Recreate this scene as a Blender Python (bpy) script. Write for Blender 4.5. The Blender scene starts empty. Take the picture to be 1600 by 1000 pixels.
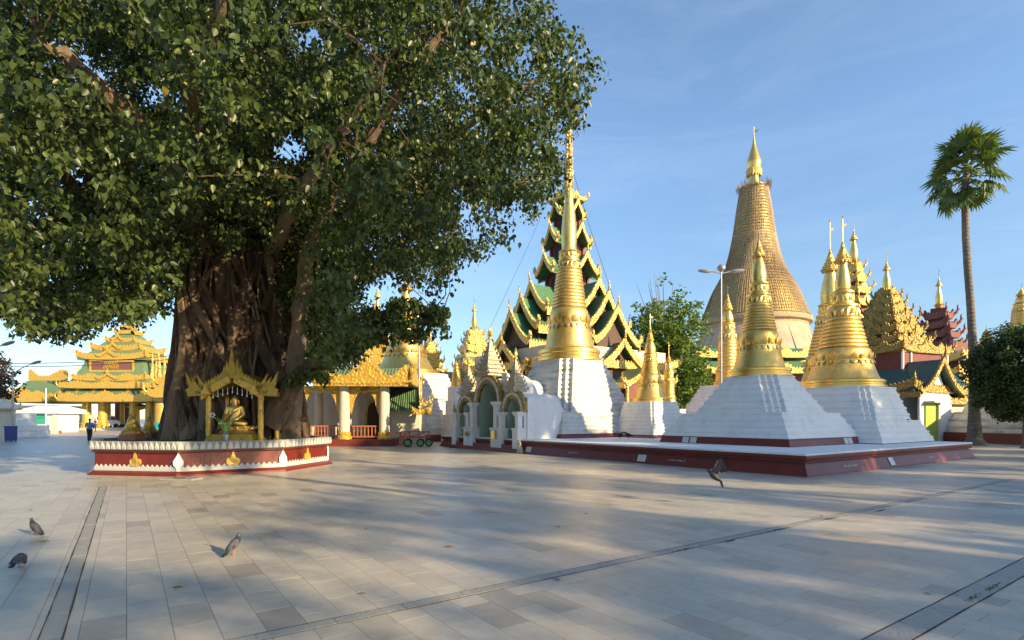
import bpy, bmesh, math, random
import numpy as np
from mathutils import Vector, Matrix
R = math.radians
sin, cos, pi = math.sin, math.cos, math.pi
rnd = random.Random(7)
SC = bpy.context.scene
COL = SC.collection

# ------------------------------------------------------------------ camera, sky, sun, exposure
F, HY, EYE = 860.0, 655.0, 1.65          # focal length in photo pixels, horizon row, eye height
cam_d = bpy.data.cameras.new('camera')
cam = bpy.data.objects.new('camera', cam_d); COL.objects.link(cam)
cam.location = (0, 0, EYE); cam.rotation_euler = (R(90), 0, 0)
cam_d.sensor_width = 36.0; cam_d.lens = 36.0 * F / 1600.0
cam_d.shift_y = (HY - 500.0) / 1600.0
cam_d.clip_start = 0.1; cam_d.clip_end = 6000
SC.camera = cam

SUN_AZ, SUN_EL = (0.80, -0.60), R(19)
sunvec = Vector((SUN_AZ[0] * cos(SUN_EL), SUN_AZ[1] * cos(SUN_EL), sin(SUN_EL)))
world = bpy.data.worlds.new('World'); SC.world = world; world.use_nodes = True
wn, wl = world.node_tree.nodes, world.node_tree.links
wn.clear()
wo = wn.new('ShaderNodeOutputWorld'); bg = wn.new('ShaderNodeBackground')
sky = wn.new('ShaderNodeTexSky'); sky.sky_type = 'NISHITA'; sky.sun_disc = False
sky.sun_elevation = SUN_EL; sky.sun_rotation = math.atan2(SUN_AZ[0], SUN_AZ[1])
sky.air_density = 1.0; sky.dust_density = 0.35; sky.ozone_density = 3.2; sky.altitude = 50
tc = wn.new('ShaderNodeTexCoord'); mp = wn.new('ShaderNodeMapping')
mp.inputs['Scale'].default_value = (1.2, 1.2, 5.0); mp.inputs['Rotation'].default_value = (0.25, 0.1, 0.6)
nz = wn.new('ShaderNodeTexNoise'); nz.inputs['Scale'].default_value = 2.4; nz.inputs['Detail'].default_value = 9
nz.inputs['Roughness'].default_value = 0.66; nz.inputs['Distortion'].default_value = 0.9
rp = wn.new('ShaderNodeValToRGB'); rp.color_ramp.elements[0].position = 0.44; rp.color_ramp.elements[1].position = 0.82
rp.color_ramp.elements[0].color = (0, 0, 0, 1); rp.color_ramp.elements[1].color = (0.06, 0.06, 0.06, 1)
mx = wn.new('ShaderNodeMixRGB'); mx.blend_type = 'MIX'; mx.inputs[2].default_value = (6.6, 6.9, 7.4, 1)
wl.new(tc.outputs['Generated'], mp.inputs[0]); wl.new(mp.outputs[0], nz.inputs['Vector'])
wl.new(nz.outputs['Fac'], rp.inputs[0]); wl.new(rp.outputs[0], mx.inputs[0])
sx = wn.new('ShaderNodeSeparateXYZ'); wl.new(tc.outputs['Generated'], sx.inputs[0])
hz = wn.new('ShaderNodeValToRGB'); hz.color_ramp.elements[0].position = 0.0; hz.color_ramp.elements[1].position = 0.42
hz.color_ramp.elements[0].color = (0.58, 0.59, 0.62, 1); hz.color_ramp.elements[1].color = (1.12, 1.08, 1.02, 1)
wl.new(sx.outputs['Z'], hz.inputs[0])
hm = wn.new('ShaderNodeMixRGB'); hm.blend_type = 'MULTIPLY'; hm.inputs[0].default_value = 1.0
wl.new(sky.outputs[0], hm.inputs[1]); wl.new(hz.outputs[0], hm.inputs[2])
wl.new(hm.outputs[0], mx.inputs[1]); wl.new(mx.outputs[0], bg.inputs[0]); wl.new(bg.outputs[0], wo.inputs[0])
bg.inputs[1].default_value = 0.15
sun_d = bpy.data.lights.new('sun', 'SUN'); sun_d.energy = 5.0; sun_d.angle = R(0.55); sun_d.color = (1.0, 0.78, 0.46)
sun = bpy.data.objects.new('sun', sun_d); COL.objects.link(sun)
sun.rotation_euler = (-sunvec).to_track_quat('-Z', 'Y').to_euler(); sun.location = (40, -40, 40)
SC.view_settings.view_transform = 'Standard'; SC.view_settings.look = 'None'
SC.view_settings.gamma = 1.0; SC.view_settings.use_curve_mapping = False
SC.view_settings.exposure = 0.88
SC.cycles.max_bounces = 6; SC.cycles.diffuse_bounces = 3; SC.cycles.glossy_bounces = 3
SC.cycles.transmission_bounces = 3; SC.cycles.transparent_max_bounces = 6
SC.cycles.use_denoising = True

# ------------------------------------------------------------------ helpers
def WX(px, D): return (px - 800.0) / F * D
def WZ(py, D): return EYE + (HY - py) / F * D
def GD(py): return F * EYE / (py - HY)

class MB:
    """collects faces for one mesh"""
    def __init__(s): s.v = []; s.f = []; s.m = Matrix.Identity(4)
    def at(s, x=0, y=0, z=0, rz=0): s.m = Matrix.Translation((x, y, z)) @ Matrix.Rotation(rz, 4, 'Z'); return s
    def add(s, vs, fs):
        b = len(s.v); m = s.m
        s.v += [tuple(m @ Vector(p)) for p in vs]; s.f += [tuple(b + i for i in f) for f in fs]; return s
    def box(s, c, d, rz=0, top=1.0):
        x, y, z = d[0] / 2, d[1] / 2, d[2]
        t = top; cr, sr = cos(rz), sin(rz)
        p = [(-x, -y, 0), (x, -y, 0), (x, y, 0), (-x, y, 0), (-x * t, -y * t, z), (x * t, -y * t, z), (x * t, y * t, z), (-x * t, y * t, z)]
        p = [(c[0] + a * cr - b * sr, c[1] + a * sr + b * cr, c[2] + e) for a, b, e in p]
        return s.add(p, [(3, 2, 1, 0), (4, 5, 6, 7), (0, 1, 5, 4), (1, 2, 6, 5), (2, 3, 7, 6), (3, 0, 4, 7)])
    def loft(s, rings, cap0=True, cap1=True, closed=True):
        n = len(rings[0]); vs = [p for r in rings for p in r]; fs = []
        for k in range(len(rings) - 1):
            a, b = k * n, (k + 1) * n
            for i in range(n if closed else n - 1):
                j = (i + 1) % n; fs.append((a + i, a + j, b + j, b + i))
        if cap0: fs.append(tuple(reversed(range(n))))
        if cap1: fs.append(tuple(range((len(rings) - 1) * n, len(rings) * n)))
        return s.add(vs, fs)
    def lathe(s, prof, seg=24, c=(0, 0), cap0=True, cap1=True, ph=0.0):
        return s.loft([[(c[0] + r * cos(2 * pi * i / seg + ph), c[1] + r * sin(2 * pi * i / seg + ph), z) for i in range(seg)] for r, z in prof], cap0, cap1)
    def tube(s, pts, rad, seg=6, cap=True):
        pts = [Vector(p) for p in pts]; rings = []
        n = len(pts); up = Vector((0.13, 0.21, 0.97))
        for i, p in enumerate(pts):
            t = (pts[min(i + 1, n - 1)] - pts[max(i - 1, 0)])
            t = t.normalized() if t.length > 1e-9 else Vector((0, 0, 1))
            a = t.cross(up)
            if a.length < 0.05: a = t.cross(Vector((1, 0.3, 0)))
            a.normalize(); b = t.cross(a)
            r = rad[i] if isinstance(rad, (list, tuple)) else rad
            rings.append([tuple(p + a * (r * cos(2 * pi * k / seg)) + b * (r * sin(2 * pi * k / seg))) for k in range(seg)])
        return s.loft(rings, cap, cap)
    def sheet(s, lo, hi, O, A, N, th, close_ends=True):
        """slab between two curves (s,z) in the plane O + s*A + z*Z, thickness th along N"""
        O, A, N = Vector(O), Vector(A), Vector(N); Z = Vector((0, 0, 1))
        n = len(lo)
        P = lambda q, k: tuple(O + A * q[0] + Z * q[1] + N * k)
        vs = [P(q, 0) for q in lo] + [P(q, 0) for q in hi] + [P(q, -th) for q in lo] + [P(q, -th) for q in hi]
        fs = []
        for i in range(n - 1):
            fs.append((i, i + 1, n + i + 1, n + i)); fs.append((2 * n + i + 1, 2 * n + i, 3 * n + i, 3 * n + i + 1))
            fs.append((n + i, n + i + 1, 3 * n + i + 1, 3 * n + i)); fs.append((i + 1, i, 2 * n + i, 2 * n + i + 1))
        if close_ends:
            fs.append((0, n, 3 * n, 2 * n)); fs.append((n - 1, 2 * n + n - 1, 3 * n + n - 1, n + n - 1))
        return s.add(vs, fs)
    def plate(s, poly, O, A, N, th):
        """thick flat plate from a 2D outline (s,z) (any simple outline)"""
        O, A, N = Vector(O), Vector(A), Vector(N); Z = Vector((0, 0, 1)); n = len(poly)
        vs = [tuple(O + A * q[0] + Z * q[1]) for q in poly] + [tuple(O + A * q[0] + Z * q[1] - N * th) for q in poly]
        fs = [tuple(range(n)), tuple(reversed(range(n, 2 * n)))] + [((i + 1) % n, i, n + i, n + (i + 1) % n) for i in range(n)]
        return s.add(vs, fs)
    def mesh(s, name, mat, smooth=False):
        me = bpy.data.meshes.new(name); me.from_pydata(s.v, [], s.f); me.validate()
        bm = bmesh.new(); bm.from_mesh(me); bmesh.ops.recalc_face_normals(bm, faces=bm.faces); bm.to_mesh(me); bm.free()
        if mat: me.materials.append(mat)
        if smooth:
            me.polygons.foreach_set('use_smooth', [True] * len(me.polygons))
            try: me.set_sharp_from_angle(angle=R(38))
            except Exception: pass
        me.update(); return me
    def part(s, name, mat, parent=None, smooth=False):
        o = bpy.data.objects.new(name, s.mesh(name, mat, smooth)); COL.objects.link(o)
        if parent: o.parent = parent
        return o

def tag(o, label=None, cat=None, group=None, kind=None):
    if label: o['label'] = label
    if cat: o['category'] = cat
    if group: o['group'] = group
    if kind: o['kind'] = kind
    return o
def thing(name, label, cat, loc=(0, 0, 0), rz=0, group=None):
    o = bpy.data.objects.new(name, None); COL.objects.link(o); o.empty_display_size = 0.2
    o.location = loc; o.rotation_euler = (0, 0, rz); return tag(o, label, cat, group)
def inst(me, name, parent, loc=(0, 0, 0), rot=(0, 0, 0), sc=(1, 1, 1)):
    o = bpy.data.objects.new(name, me); COL.objects.link(o); o.parent = parent
    o.location = loc; o.rotation_euler = rot; o.scale = sc if isinstance(sc, tuple) else (sc, sc, sc); return o
def copy_tree(o, parent=None):
    c = o.copy(); COL.objects.link(c); c.parent = parent
    for ch in list(o.children): copy_tree(ch, c)
    return c

# ------------------------------------------------------------------ materials
MATS = {}
def mat(name, c1, c2=None, rough=0.6, metal=0.0, scale=6.0, bump=0.0, bscale=None, stretch=(1, 1, 1), stain=None, stain_amt=0.5,
        stain_scale=1.2, stain_stretch=(1, 1, 0.25), rvar=0.0, carve=0.0, carve_scale=9.0, rib=None, spec=0.5, coat=0.0):
    m = bpy.data.materials.new(name); m.use_nodes = True; nt = m.node_tree; N, L = nt.nodes, nt.links
    b = N['Principled BSDF']; b.inputs['Roughness'].default_value = rough; b.inputs['Metallic'].default_value = metal
    b.inputs['Specular IOR Level'].default_value = spec; b.inputs['Coat Weight'].default_value = coat
    tco = N.new('ShaderNodeTexCoord'); mpn = N.new('ShaderNodeMapping'); mpn.inputs['Scale'].default_value = stretch
    L.new(tco.outputs['Object'], mpn.inputs[0])
    n1 = N.new('ShaderNodeTexNoise'); n1.inputs['Scale'].default_value = scale; n1.inputs['Detail'].default_value = 6; n1.inputs['Roughness'].default_value = 0.62
    L.new(mpn.outputs[0], n1.inputs['Vector'])
    r1 = N.new('ShaderNodeValToRGB'); r1.color_ramp.elements[0].position = 0.3; r1.color_ramp.elements[1].position = 0.7
    r1.color_ramp.elements[0].color = (*c1, 1); r1.color_ramp.elements[1].color = (*(c2 or c1), 1)
    L.new(n1.outputs['Fac'], r1.inputs[0]); colo = r1.outputs[0]
    if stain:
        m2 = N.new('ShaderNodeMapping'); m2.inputs['Scale'].default_value = stain_stretch; L.new(tco.outputs['Object'], m2.inputs[0])
        n2 = N.new('ShaderNodeTexNoise'); n2.inputs['Scale'].default_value = stain_scale; n2.inputs['Detail'].default_value = 8; n2.inputs['Roughness'].default_value = 0.7
        L.new(m2.outputs[0], n2.inputs['Vector'])
        r2 = N.new('ShaderNodeValToRGB'); r2.color_ramp.elements[0].position = 0.48; r2.color_ramp.elements[1].position = 0.72
        r2.color_ramp.elements[0].color = (0, 0, 0, 1); r2.color_ramp.elements[1].color = (stain_amt,) * 3 + (1,)
        L.new(n2.outputs['Fac'], r2.inputs[0])
        mm = N.new('ShaderNodeMixRGB'); mm.inputs[2].default_value = (*stain, 1)
        L.new(r2.outputs[0], mm.inputs[0]); L.new(colo, mm.inputs[1]); colo = mm.outputs[0]
    L.new(colo, b.inputs['Base Color'])
    if rvar:
        mr = N.new('ShaderNodeMapRange'); mr.inputs['To Min'].default_value = rough - rvar; mr.inputs['To Max'].default_value = rough + rvar
        L.new(n1.outputs['Fac'], mr.inputs['Value']); L.new(mr.outputs[0], b.inputs['Roughness'])
    prev = None
    if bump:
        n3 = N.new('ShaderNodeTexNoise'); n3.inputs['Scale'].default_value = bscale or scale * 2; n3.inputs['Detail'].default_value = 5
        L.new(mpn.outputs[0], n3.inputs['Vector'])
        bp = N.new('ShaderNodeBump'); bp.inputs['Strength'].default_value = bump; bp.inputs['Distance'].default_value = 0.05
        L.new(n3.outputs['Fac'], bp.inputs['Height']); prev = bp
    if carve:
        vo = N.new('ShaderNodeTexVoronoi'); vo.feature = 'SMOOTH_F1'; vo.inputs['Scale'].default_value = carve_scale
        L.new(tco.outputs['Object'], vo.inputs['Vector'])
        bp = N.new('ShaderNodeBump'); bp.inputs['Strength'].default_value = carve; bp.inputs['Distance'].default_value = 0.12; bp.invert = True
        L.new(vo.outputs['Distance'], bp.inputs['Height'])
        if prev: L.new(prev.outputs[0], bp.inputs['Normal'])
        prev = bp
    if rib:
        wv = N.new('ShaderNodeTexWave'); wv.wave_type = 'BANDS'; wv.bands_direction = rib[0]; wv.inputs['Scale'].default_value = rib[1]
        L.new(tco.outputs['Object'], wv.inputs['Vector'])
        bp = N.new('ShaderNodeBump'); bp.inputs['Strength'].default_value = rib[2]; bp.inputs['Distance'].default_value = 0.06
        L.new(wv.outputs['Fac'], bp.inputs['Height'])
        if prev: L.new(prev.outputs[0], bp.inputs['Normal'])
        prev = bp
    if prev: L.new(prev.outputs[0], b.inputs['Normal'])
    MATS[name] = m; return m

GOLD = mat('gold_leaf', (0.76, 0.47, 0.11), (0.86, 0.60, 0.20), 0.40, 0.85, 5, 0.25, 30, stain=(0.42, 0.24, 0.05), stain_amt=0.65, stain_scale=1.6, rvar=0.1)
GOLDP = mat('gold_polished', (0.80, 0.51, 0.12), (0.89, 0.63, 0.21), 0.34, 0.9, 5, 0.12, 24, stain=(0.5, 0.3, 0.07), stain_amt=0.4, rvar=0.08)
GOLDC = mat('gold_carved', (0.60, 0.40, 0.09), (0.78, 0.56, 0.18), 0.42, 0.45, 7, 0.3, 20, stain=(0.28, 0.13, 0.03), stain_amt=0.75, stain_scale=5, stain_stretch=(1, 1, 1), carve=0.9, carve_scale=7)
GOLDY = mat('gold_paint_yellow', (0.58, 0.36, 0.055), (0.74, 0.50, 0.11), 0.40, 0.35, 4, 0.2, 20, stain=(0.25, 0.11, 0.02), stain_amt=0.75, stain_scale=4, stain_stretch=(1, 1, 1), carve=0.6, carve_scale=6)
GOLDD = mat('gold_dull_olive', (0.28, 0.19, 0.05), (0.46, 0.32, 0.085), 0.5, 0.5, 6, 0.4, 16, stain=(0.15, 0.10, 0.03), stain_amt=0.8, stain_scale=4, stain_stretch=(1, 1, 1), carve=0.8, carve_scale=8)
WHITE = mat('white_limewash', (0.76, 0.75, 0.73), (0.83, 0.82, 0.80), 0.75, 0, 3, 0.2, 14, stain=(0.55, 0.545, 0.53), stain_amt=0.55, stain_scale=1.8, stain_stretch=(1, 1, 0.45))
WHITEW = mat('white_limewash_weathered', (0.60, 0.58, 0.54), (0.73, 0.71, 0.67), 0.8, 0, 4, 0.35, 12, stain=(0.24, 0.22, 0.19), stain_amt=0.85, stain_scale=2.0, stain_stretch=(0.4, 0.4, 1.8))
CREAM = mat('cream_plaster', (0.58, 0.52, 0.40), (0.66, 0.60, 0.48), 0.7, 0, 3, 0.12, 14, stain=(0.5, 0.42, 0.3), stain_amt=0.4)
MAROON = mat('maroon_paint', (0.15, 0.024, 0.020), (0.20, 0.036, 0.028), 0.42, 0, 3, 0.15, 16, stain=(0.11, 0.03, 0.025), stain_amt=0.7, stain_scale=1.8, stain_stretch=(1, 1, 0.4), rvar=0.1)
REDP = mat('red_glossy_paint', (0.135, 0.014, 0.008), (0.18, 0.022, 0.012), 0.32, 0, 3, 0.12, 16, stain=(0.11, 0.022, 0.015), stain_amt=0.7, stain_scale=2.2, rvar=0.08)
MAROW = mat('maroon_wood', (0.13, 0.022, 0.022), (0.22, 0.05, 0.04), 0.6, 0, 5, 0.3, 16)
ROOF = mat('green_roof', (0.055, 0.165, 0.075), (0.075, 0.21, 0.10), 0.5, 0, 3, 0.1, 14, stain=(0.10, 0.12, 0.08), stain_amt=0.5, stain_scale=2, rib=('Z', 2.2, 0.35))
ROOFG = mat('pale_green_roof', (0.10, 0.18, 0.08), (0.14, 0.23, 0.11), 0.55, 0, 3, 0.1, 14, stain=(0.22, 0.24, 0.15), stain_amt=0.5, stain_scale=1.5, rib=('X', 1.6, 0.6))
TEAL = mat('dark_teal_roof', (0.030, 0.085, 0.075), (0.045, 0.11, 0.095), 0.5, 0, 3, 0.1, 14, stain=(0.07, 0.08, 0.07), stain_amt=0.5, rib=('Z', 2.2, 0.35))
BROWNR = mat('olive_brown_roof', (0.16, 0.13, 0.06), (0.24, 0.19, 0.08), 0.7, 0, 3, 0.3, 14, rib=('Z', 2.0, 0.3))
MINT = mat('mint_green_plaster', (0.34, 0.46, 0.36), (0.40, 0.53, 0.42), 0.7, 0, 3, 0.1, 14)
GREENP = mat('green_paint', (0.03, 0.32, 0.20), (0.04, 0.36, 0.23), 0.5)
LIME = mat('lime_green_paint', (0.30, 0.45, 0.05), (0.36, 0.50, 0.07), 0.6)
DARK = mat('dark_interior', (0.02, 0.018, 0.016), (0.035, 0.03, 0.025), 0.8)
WOODD = mat('dark_brown_wood', (0.06, 0.03, 0.018), (0.10, 0.05, 0.03), 0.6, 0, 5, 0.2)
METAL = mat('grey_metal', (0.30, 0.31, 0.33), (0.38, 0.39, 0.41), 0.45, 0.5)
DMETAL = mat('dark_metal', (0.05, 0.05, 0.055), (0.09, 0.09, 0.09), 0.45, 0.5)
STEEL = mat('steel', (0.6, 0.6, 0.62), (0.7, 0.7, 0.72), 0.28, 0.9)
BLUEP = mat('navy_blue_paint', (0.012, 0.03, 0.16), (0.02, 0.045, 0.21), 0.45)
REDM = mat('red_cart_paint', (0.45, 0.06, 0.035), (0.58, 0.11, 0.06), 0.5, 0, 6, 0.1, stain=(0.2, 0.07, 0.05), stain_amt=0.5)
RUBBER = mat('black_rubber', (0.015, 0.015, 0.015), (0.03, 0.03, 0.03), 0.7)
GREENHUB = mat('green_hub', (0.16, 0.32, 0.08), (0.2, 0.38, 0.1), 0.5)
BARK = mat('fig_bark', (0.030, 0.019, 0.011), (0.115, 0.074, 0.046), 0.85, 0, 3.5, 1.0, 9, stretch=(1, 1, 0.28), stain=(0.30, 0.20, 0.11), stain_amt=0.6, stain_scale=3)
BARKL = mat('pale_fig_bark', (0.12, 0.085, 0.055), (0.24, 0.17, 0.11), 0.85, 0, 3.5, 0.7, 9, stretch=(1, 1, 0.28))
PALMB = mat('palm_bark', (0.10, 0.085, 0.07), (0.22, 0.19, 0.16), 0.85, 0, 5, 0.5, 12, rib=('Z', 1.3, 0.5), stain=(0.05, 0.04, 0.035), stain_amt=0.6)
SOIL = mat('soil', (0.05, 0.032, 0.02), (0.11, 0.07, 0.042), 0.95, 0, 8, 0.8, 18)
MARBLE = mat('white_plaque_marble', (0.68, 0.68, 0.66), (0.78, 0.78, 0.76), 0.3, 0, 4)
GREYL = mat('grey_lettering', (0.10, 0.10, 0.11), None, 0.6)
WHITEL = mat('white_lettering', (0.75, 0.74, 0.72), None, 0.6)
BAMBOO = mat('bamboo', (0.27, 0.19, 0.10), (0.46, 0.35, 0.20), 0.7, 0, 1.2)
MATTING = mat('woven_matting', (0.40, 0.29, 0.19), (0.54, 0.40, 0.27), 0.75, 0, 0.25, 0.5, 0.9, stretch=(1, 1, 2), stain=(0.40, 0.24, 0.14), stain_amt=0.6, stain_scale=0.25)
PURPLE = mat('purple_brown_panel', (0.16, 0.06, 0.05), (0.20, 0.08, 0.065), 0.5)
TERRA = mat('terracotta_paint', (0.30, 0.10, 0.05), (0.38, 0.14, 0.07), 0.5)
SKIN = mat('skin', (0.28, 0.15, 0.09), None, 0.6)
SHIRTB = mat('blue_cloth', (0.06, 0.16, 0.42), (0.08, 0.2, 0.5), 0.8)
TROUS = mat('dark_cloth', (0.025, 0.025, 0.035), None, 0.85)
HAIR = mat('black_hair', (0.012, 0.01, 0.01), None, 0.6)
FEATH = mat('slate_feathers', (0.028, 0.030, 0.038), (0.085, 0.088, 0.10), 0.55, 0, 22, 0.3, 60)
FEATHD = mat('dark_feathers', (0.012, 0.012, 0.016), (0.035, 0.035, 0.045), 0.5, 0, 30, 0.3, 60)
FEATHG = mat('grey_wing_feathers', (0.045, 0.045, 0.052), (0.10, 0.10, 0.11), 0.6, 0, 22, 0.3, 60)
NECKF = mat('green_neck_feathers', (0.015, 0.05, 0.035), (0.05, 0.03, 0.06), 0.3, 0.3, 20)
LEGS = mat('pink_bird_legs', (0.40, 0.16, 0.11), None, 0.6)
MOSS = mat('moss', (0.03, 0.06, 0.012), (0.07, 0.11, 0.02), 0.95, 0, 20, 0.6, 40)
DRYLEAF = mat('dry_leaf', (0.20, 0.11, 0.05), (0.32, 0.20, 0.09), 0.8, 0, 10)
STRIPM = mat('grey_channel_stone', (0.27, 0.265, 0.235), (0.38, 0.365, 0.325), 0.55, 0, 5, 0.25, 30, stain=(0.14, 0.14, 0.12), stain_amt=0.6, stain_scale=3, stain_stretch=(1, 1, 1))
LAMPG = mat('lamp_glass', (0.6, 0.62, 0.64), None, 0.2)
FLOWER = mat('pale_flower', (0.6, 0.6, 0.5), None, 0.7)
VANW = mat('white_car_paint', (0.75, 0.75, 0.74), None, 0.25, coat=0.5)
GLASSD = mat('dark_window_glass', (0.02, 0.025, 0.03), None, 0.08)

def leaf_mat(name, dark, light, yellow, trans=0.35, rough=0.42):
    m = bpy.data.materials.new(name); m.use_nodes = True; nt = m.node_tree; N, L = nt.nodes, nt.links
    b = N['Principled BSDF']; out = N['Material Output']
    at = N.new('ShaderNodeAttribute'); at.attribute_name = 'tint'
    oi = N.new('ShaderNodeObjectInfo'); ad = N.new('ShaderNodeMath'); ad.operation = 'ADD'
    L.new(at.outputs['Fac'], ad.inputs[0])
    mu = N.new('ShaderNodeMath'); mu.operation = 'MULTIPLY'; mu.inputs[1].default_value = 0.0; L.new(oi.outputs['Random'], mu.inputs[0]); L.new(mu.outputs[0], ad.inputs[1])
    r = N.new('ShaderNodeValToRGB'); e = r.color_ramp.elements
    e[0].position = 0.0; e[0].color = (*dark, 1); e[1].position = 0.8; e[1].color = (*light, 1)
    y = e.new(0.995); y.color = (*light, 1); z = e.new(0.9985); z.color = (*yellow, 1)
    L.new(ad.outputs[0], r.inputs[0]); L.new(r.outputs[0], b.inputs['Base Color'])
    b.inputs['Roughness'].default_value = rough; b.inputs['Specular IOR Level'].default_value = 0.4
    tr = N.new('ShaderNodeBsdfTranslucent'); mxs = N.new('ShaderNodeMixShader'); mxs.inputs[0].default_value = trans
    hs = N.new('ShaderNodeMixRGB'); hs.blend_type = 'MULTIPLY'; hs.inputs[0].default_value = 1; hs.inputs[2].default_value = (1.5, 1.6, 0.6, 1)
    L.new(r.outputs[0], hs.inputs[1]); L.new(hs.outputs[0], tr.inputs[0])
    L.new(b.outputs[0], mxs.inputs[1]); L.new(tr.outputs[0], mxs.inputs[2]); L.new(mxs.outputs[0], out.inputs[0])
    return m
LEAF = leaf_mat('fig_leaf', (0.016, 0.031, 0.008), (0.086, 0.120, 0.028), (0.40, 0.30, 0.03), 0.25, 0.38)
LEAFL = leaf_mat('fresh_green_leaf', (0.05, 0.10, 0.018), (0.17, 0.24, 0.05), (0.3, 0.3, 0.04))
LEAFD = leaf_mat('dark_clipped_leaf', (0.020, 0.045, 0.014), (0.060, 0.095, 0.026), (0.1, 0.13, 0.03), 0.2, 0.5)
LEAFP = leaf_mat('palm_leaf', (0.055, 0.095, 0.025), (0.13, 0.18, 0.055), (0.3, 0.25, 0.08), 0.25)
LEAFR = leaf_mat('reddish_dark_leaf', (0.025, 0.018, 0.018), (0.06, 0.04, 0.035), (0.1, 0.05, 0.03), 0.2, 0.5)
# ------------------------------------------------------------------ plaza floor
GA = R(35.0)
D2 = Vector((cos(GA), sin(GA), 0)); D1 = Vector((-sin(GA), cos(GA), 0))   # directions of the paving grid
TU, TV = 0.30, 0.60
def floor_mat(name, joints):
    m = bpy.data.materials.new(name); m.use_nodes = True; nt = m.node_tree; N, L = nt.nodes, nt.links
    b = N['Principled BSDF']; g = N.new('ShaderNodeNewGeometry')
    def M(op, a, c=None):
        n = N.new('ShaderNodeMath'); n.operation = op
        for i, q in enumerate((a, c)):
            if q is None: continue
            if isinstance(q, (int, float)): n.inputs[i].default_value = q
            else: L.new(q, n.inputs[i])
        return n.outputs[0]
    def dot(v):
        n = N.new('ShaderNodeVectorMath'); n.operation = 'DOT_PRODUCT'; L.new(g.outputs['Position'], n.inputs[0]); n.inputs[1].default_value = v; return n.outputs['Value']
    u, v = M('DIVIDE', dot(D2), TU), None
    i = M('FLOOR', u)
    v = M('DIVIDE', M('ADD', dot(D1), M('MULTIPLY', M('FLOORED_MODULO', i, 2.0), TV / 2)), TV)
    j = M('FLOOR', v)
    cb = N.new('ShaderNodeCombineXYZ'); L.new(i, cb.inputs[0]); L.new(j, cb.inputs[1])
    wnz = N.new('ShaderNodeTexWhiteNoise'); wnz.noise_dimensions = '2D'; L.new(cb.outputs[0], wnz.inputs['Vector'])
    r = N.new('ShaderNodeValToRGB'); e = r.color_ramp.elements
    e[0].position = 0; e[0].color = (0.38, 0.345, 0.29, 1); e[1].position = 1; e[1].color = (0.57, 0.52, 0.435, 1)
    k = e.new(0.10); k.color = (0.49, 0.445, 0.375, 1); k = e.new(0.3); k.color = (0.52, 0.48, 0.41, 1)
    L.new(wnz.outputs['Value'], r.inputs[0])
    # veins and grain, shifted for each tile
    of = N.new('ShaderNodeVectorMath'); of.operation = 'MULTIPLY_ADD'; L.new(wnz.outputs['Color'], of.inputs[0]); of.inputs[1].default_value = (9, 9, 9); L.new(g.outputs['Position'], of.inputs[2])
    n1 = N.new('ShaderNodeTexNoise'); n1.inputs['Scale'].default_value = 4.5; n1.inputs['Detail'].default_value = 8; n1.inputs['Roughness'].default_value = 0.68; n1.inputs['Distortion'].default_value = 1.2
    L.new(of.outputs[0], n1.inputs['Vector'])
    r1 = N.new('ShaderNodeValToRGB'); r1.color_ramp.elements[0].position = 0.3; r1.color_ramp.elements[1].position = 0.68
    r1.color_ramp.elements[0].color = (0.86, 0.85, 0.84, 1); r1.color_ramp.elements[1].color = (1.06, 1.05, 1.03, 1)
    L.new(n1.outputs['Fac'], r1.inputs[0])
    mu = N.new('ShaderNodeMixRGB'); mu.blend_type = 'MULTIPLY'; mu.inputs[0].default_value = 1; L.new(r.outputs[0], mu.inputs[1]); L.new(r1.outputs[0], mu.inputs[2])
    # broad trodden dirt over many tiles
    n2 = N.new('ShaderNodeTexNoise'); n2.inputs['Scale'].default_value = 0.55; n2.inputs['Detail'].default_value = 9; n2.inputs['Roughness'].default_value = 0.7; L.new(g.outputs['Position'], n2.inputs['Vector'])
    r2 = N.new('ShaderNodeValToRGB'); r2.color_ramp.elements[0].position = 0.36; r2.color_ramp.elements[1].position = 0.7
    r2.color_ramp.elements[0].color = (0.72, 0.705, 0.68, 1); r2.color_ramp.elements[1].color = (1.04, 1.03, 1.0, 1); L.new(n2.outputs['Fac'], r2.inputs[0])
    m2 = N.new('ShaderNodeMixRGB'); m2.blend_type = 'MULTIPLY'; m2.inputs[0].default_value = 1; L.new(mu.outputs[0], m2.inputs[1]); L.new(r2.outputs[0], m2.inputs[2])
    # small dark spots
    n3 = N.new('ShaderNodeTexNoise'); n3.inputs['Scale'].default_value = 26; n3.inputs['Detail'].default_value = 3; L.new(g.outputs['Position'], n3.inputs['Vector'])
    r3 = N.new('ShaderNodeValToRGB'); r3.color_ramp.elements[0].position = 0.68; r3.color_ramp.elements[1].position = 0.76
    r3.color_ramp.elements[0].color = (1, 1, 1, 1); r3.color_ramp.elements[1].color = (0.62, 0.6, 0.58, 1); L.new(n3.outputs['Fac'], r3.inputs[0])
    m3 = N.new('ShaderNodeMixRGB'); m3.blend_type = 'MULTIPLY'; m3.inputs[0].default_value = 1; L.new(m2.outputs[0], m3.inputs[1]); L.new(r3.outputs[0], m3.inputs[2])
    col = m3.outputs[0]
    if joints:
        fu, fv = M('FRACT', u), M('FRACT', v)
        du = M('MINIMUM', fu, M('SUBTRACT', 1.0, fu)); dv = M('MINIMUM', fv, M('SUBTRACT', 1.0, fv))
        ln = M('MAXIMUM', M('LESS_THAN', du, 0.016), M('LESS_THAN', dv, 0.008))
        m4 = N.new('ShaderNodeMixRGB'); L.new(M('MULTIPLY', ln, 0.35), m4.inputs[0]); L.new(col, m4.inputs[1]); m4.inputs[2].default_value = (0.2, 0.19, 0.17, 1); col = m4.outputs[0]
    L.new(col, b.inputs['Base Color'])
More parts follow.
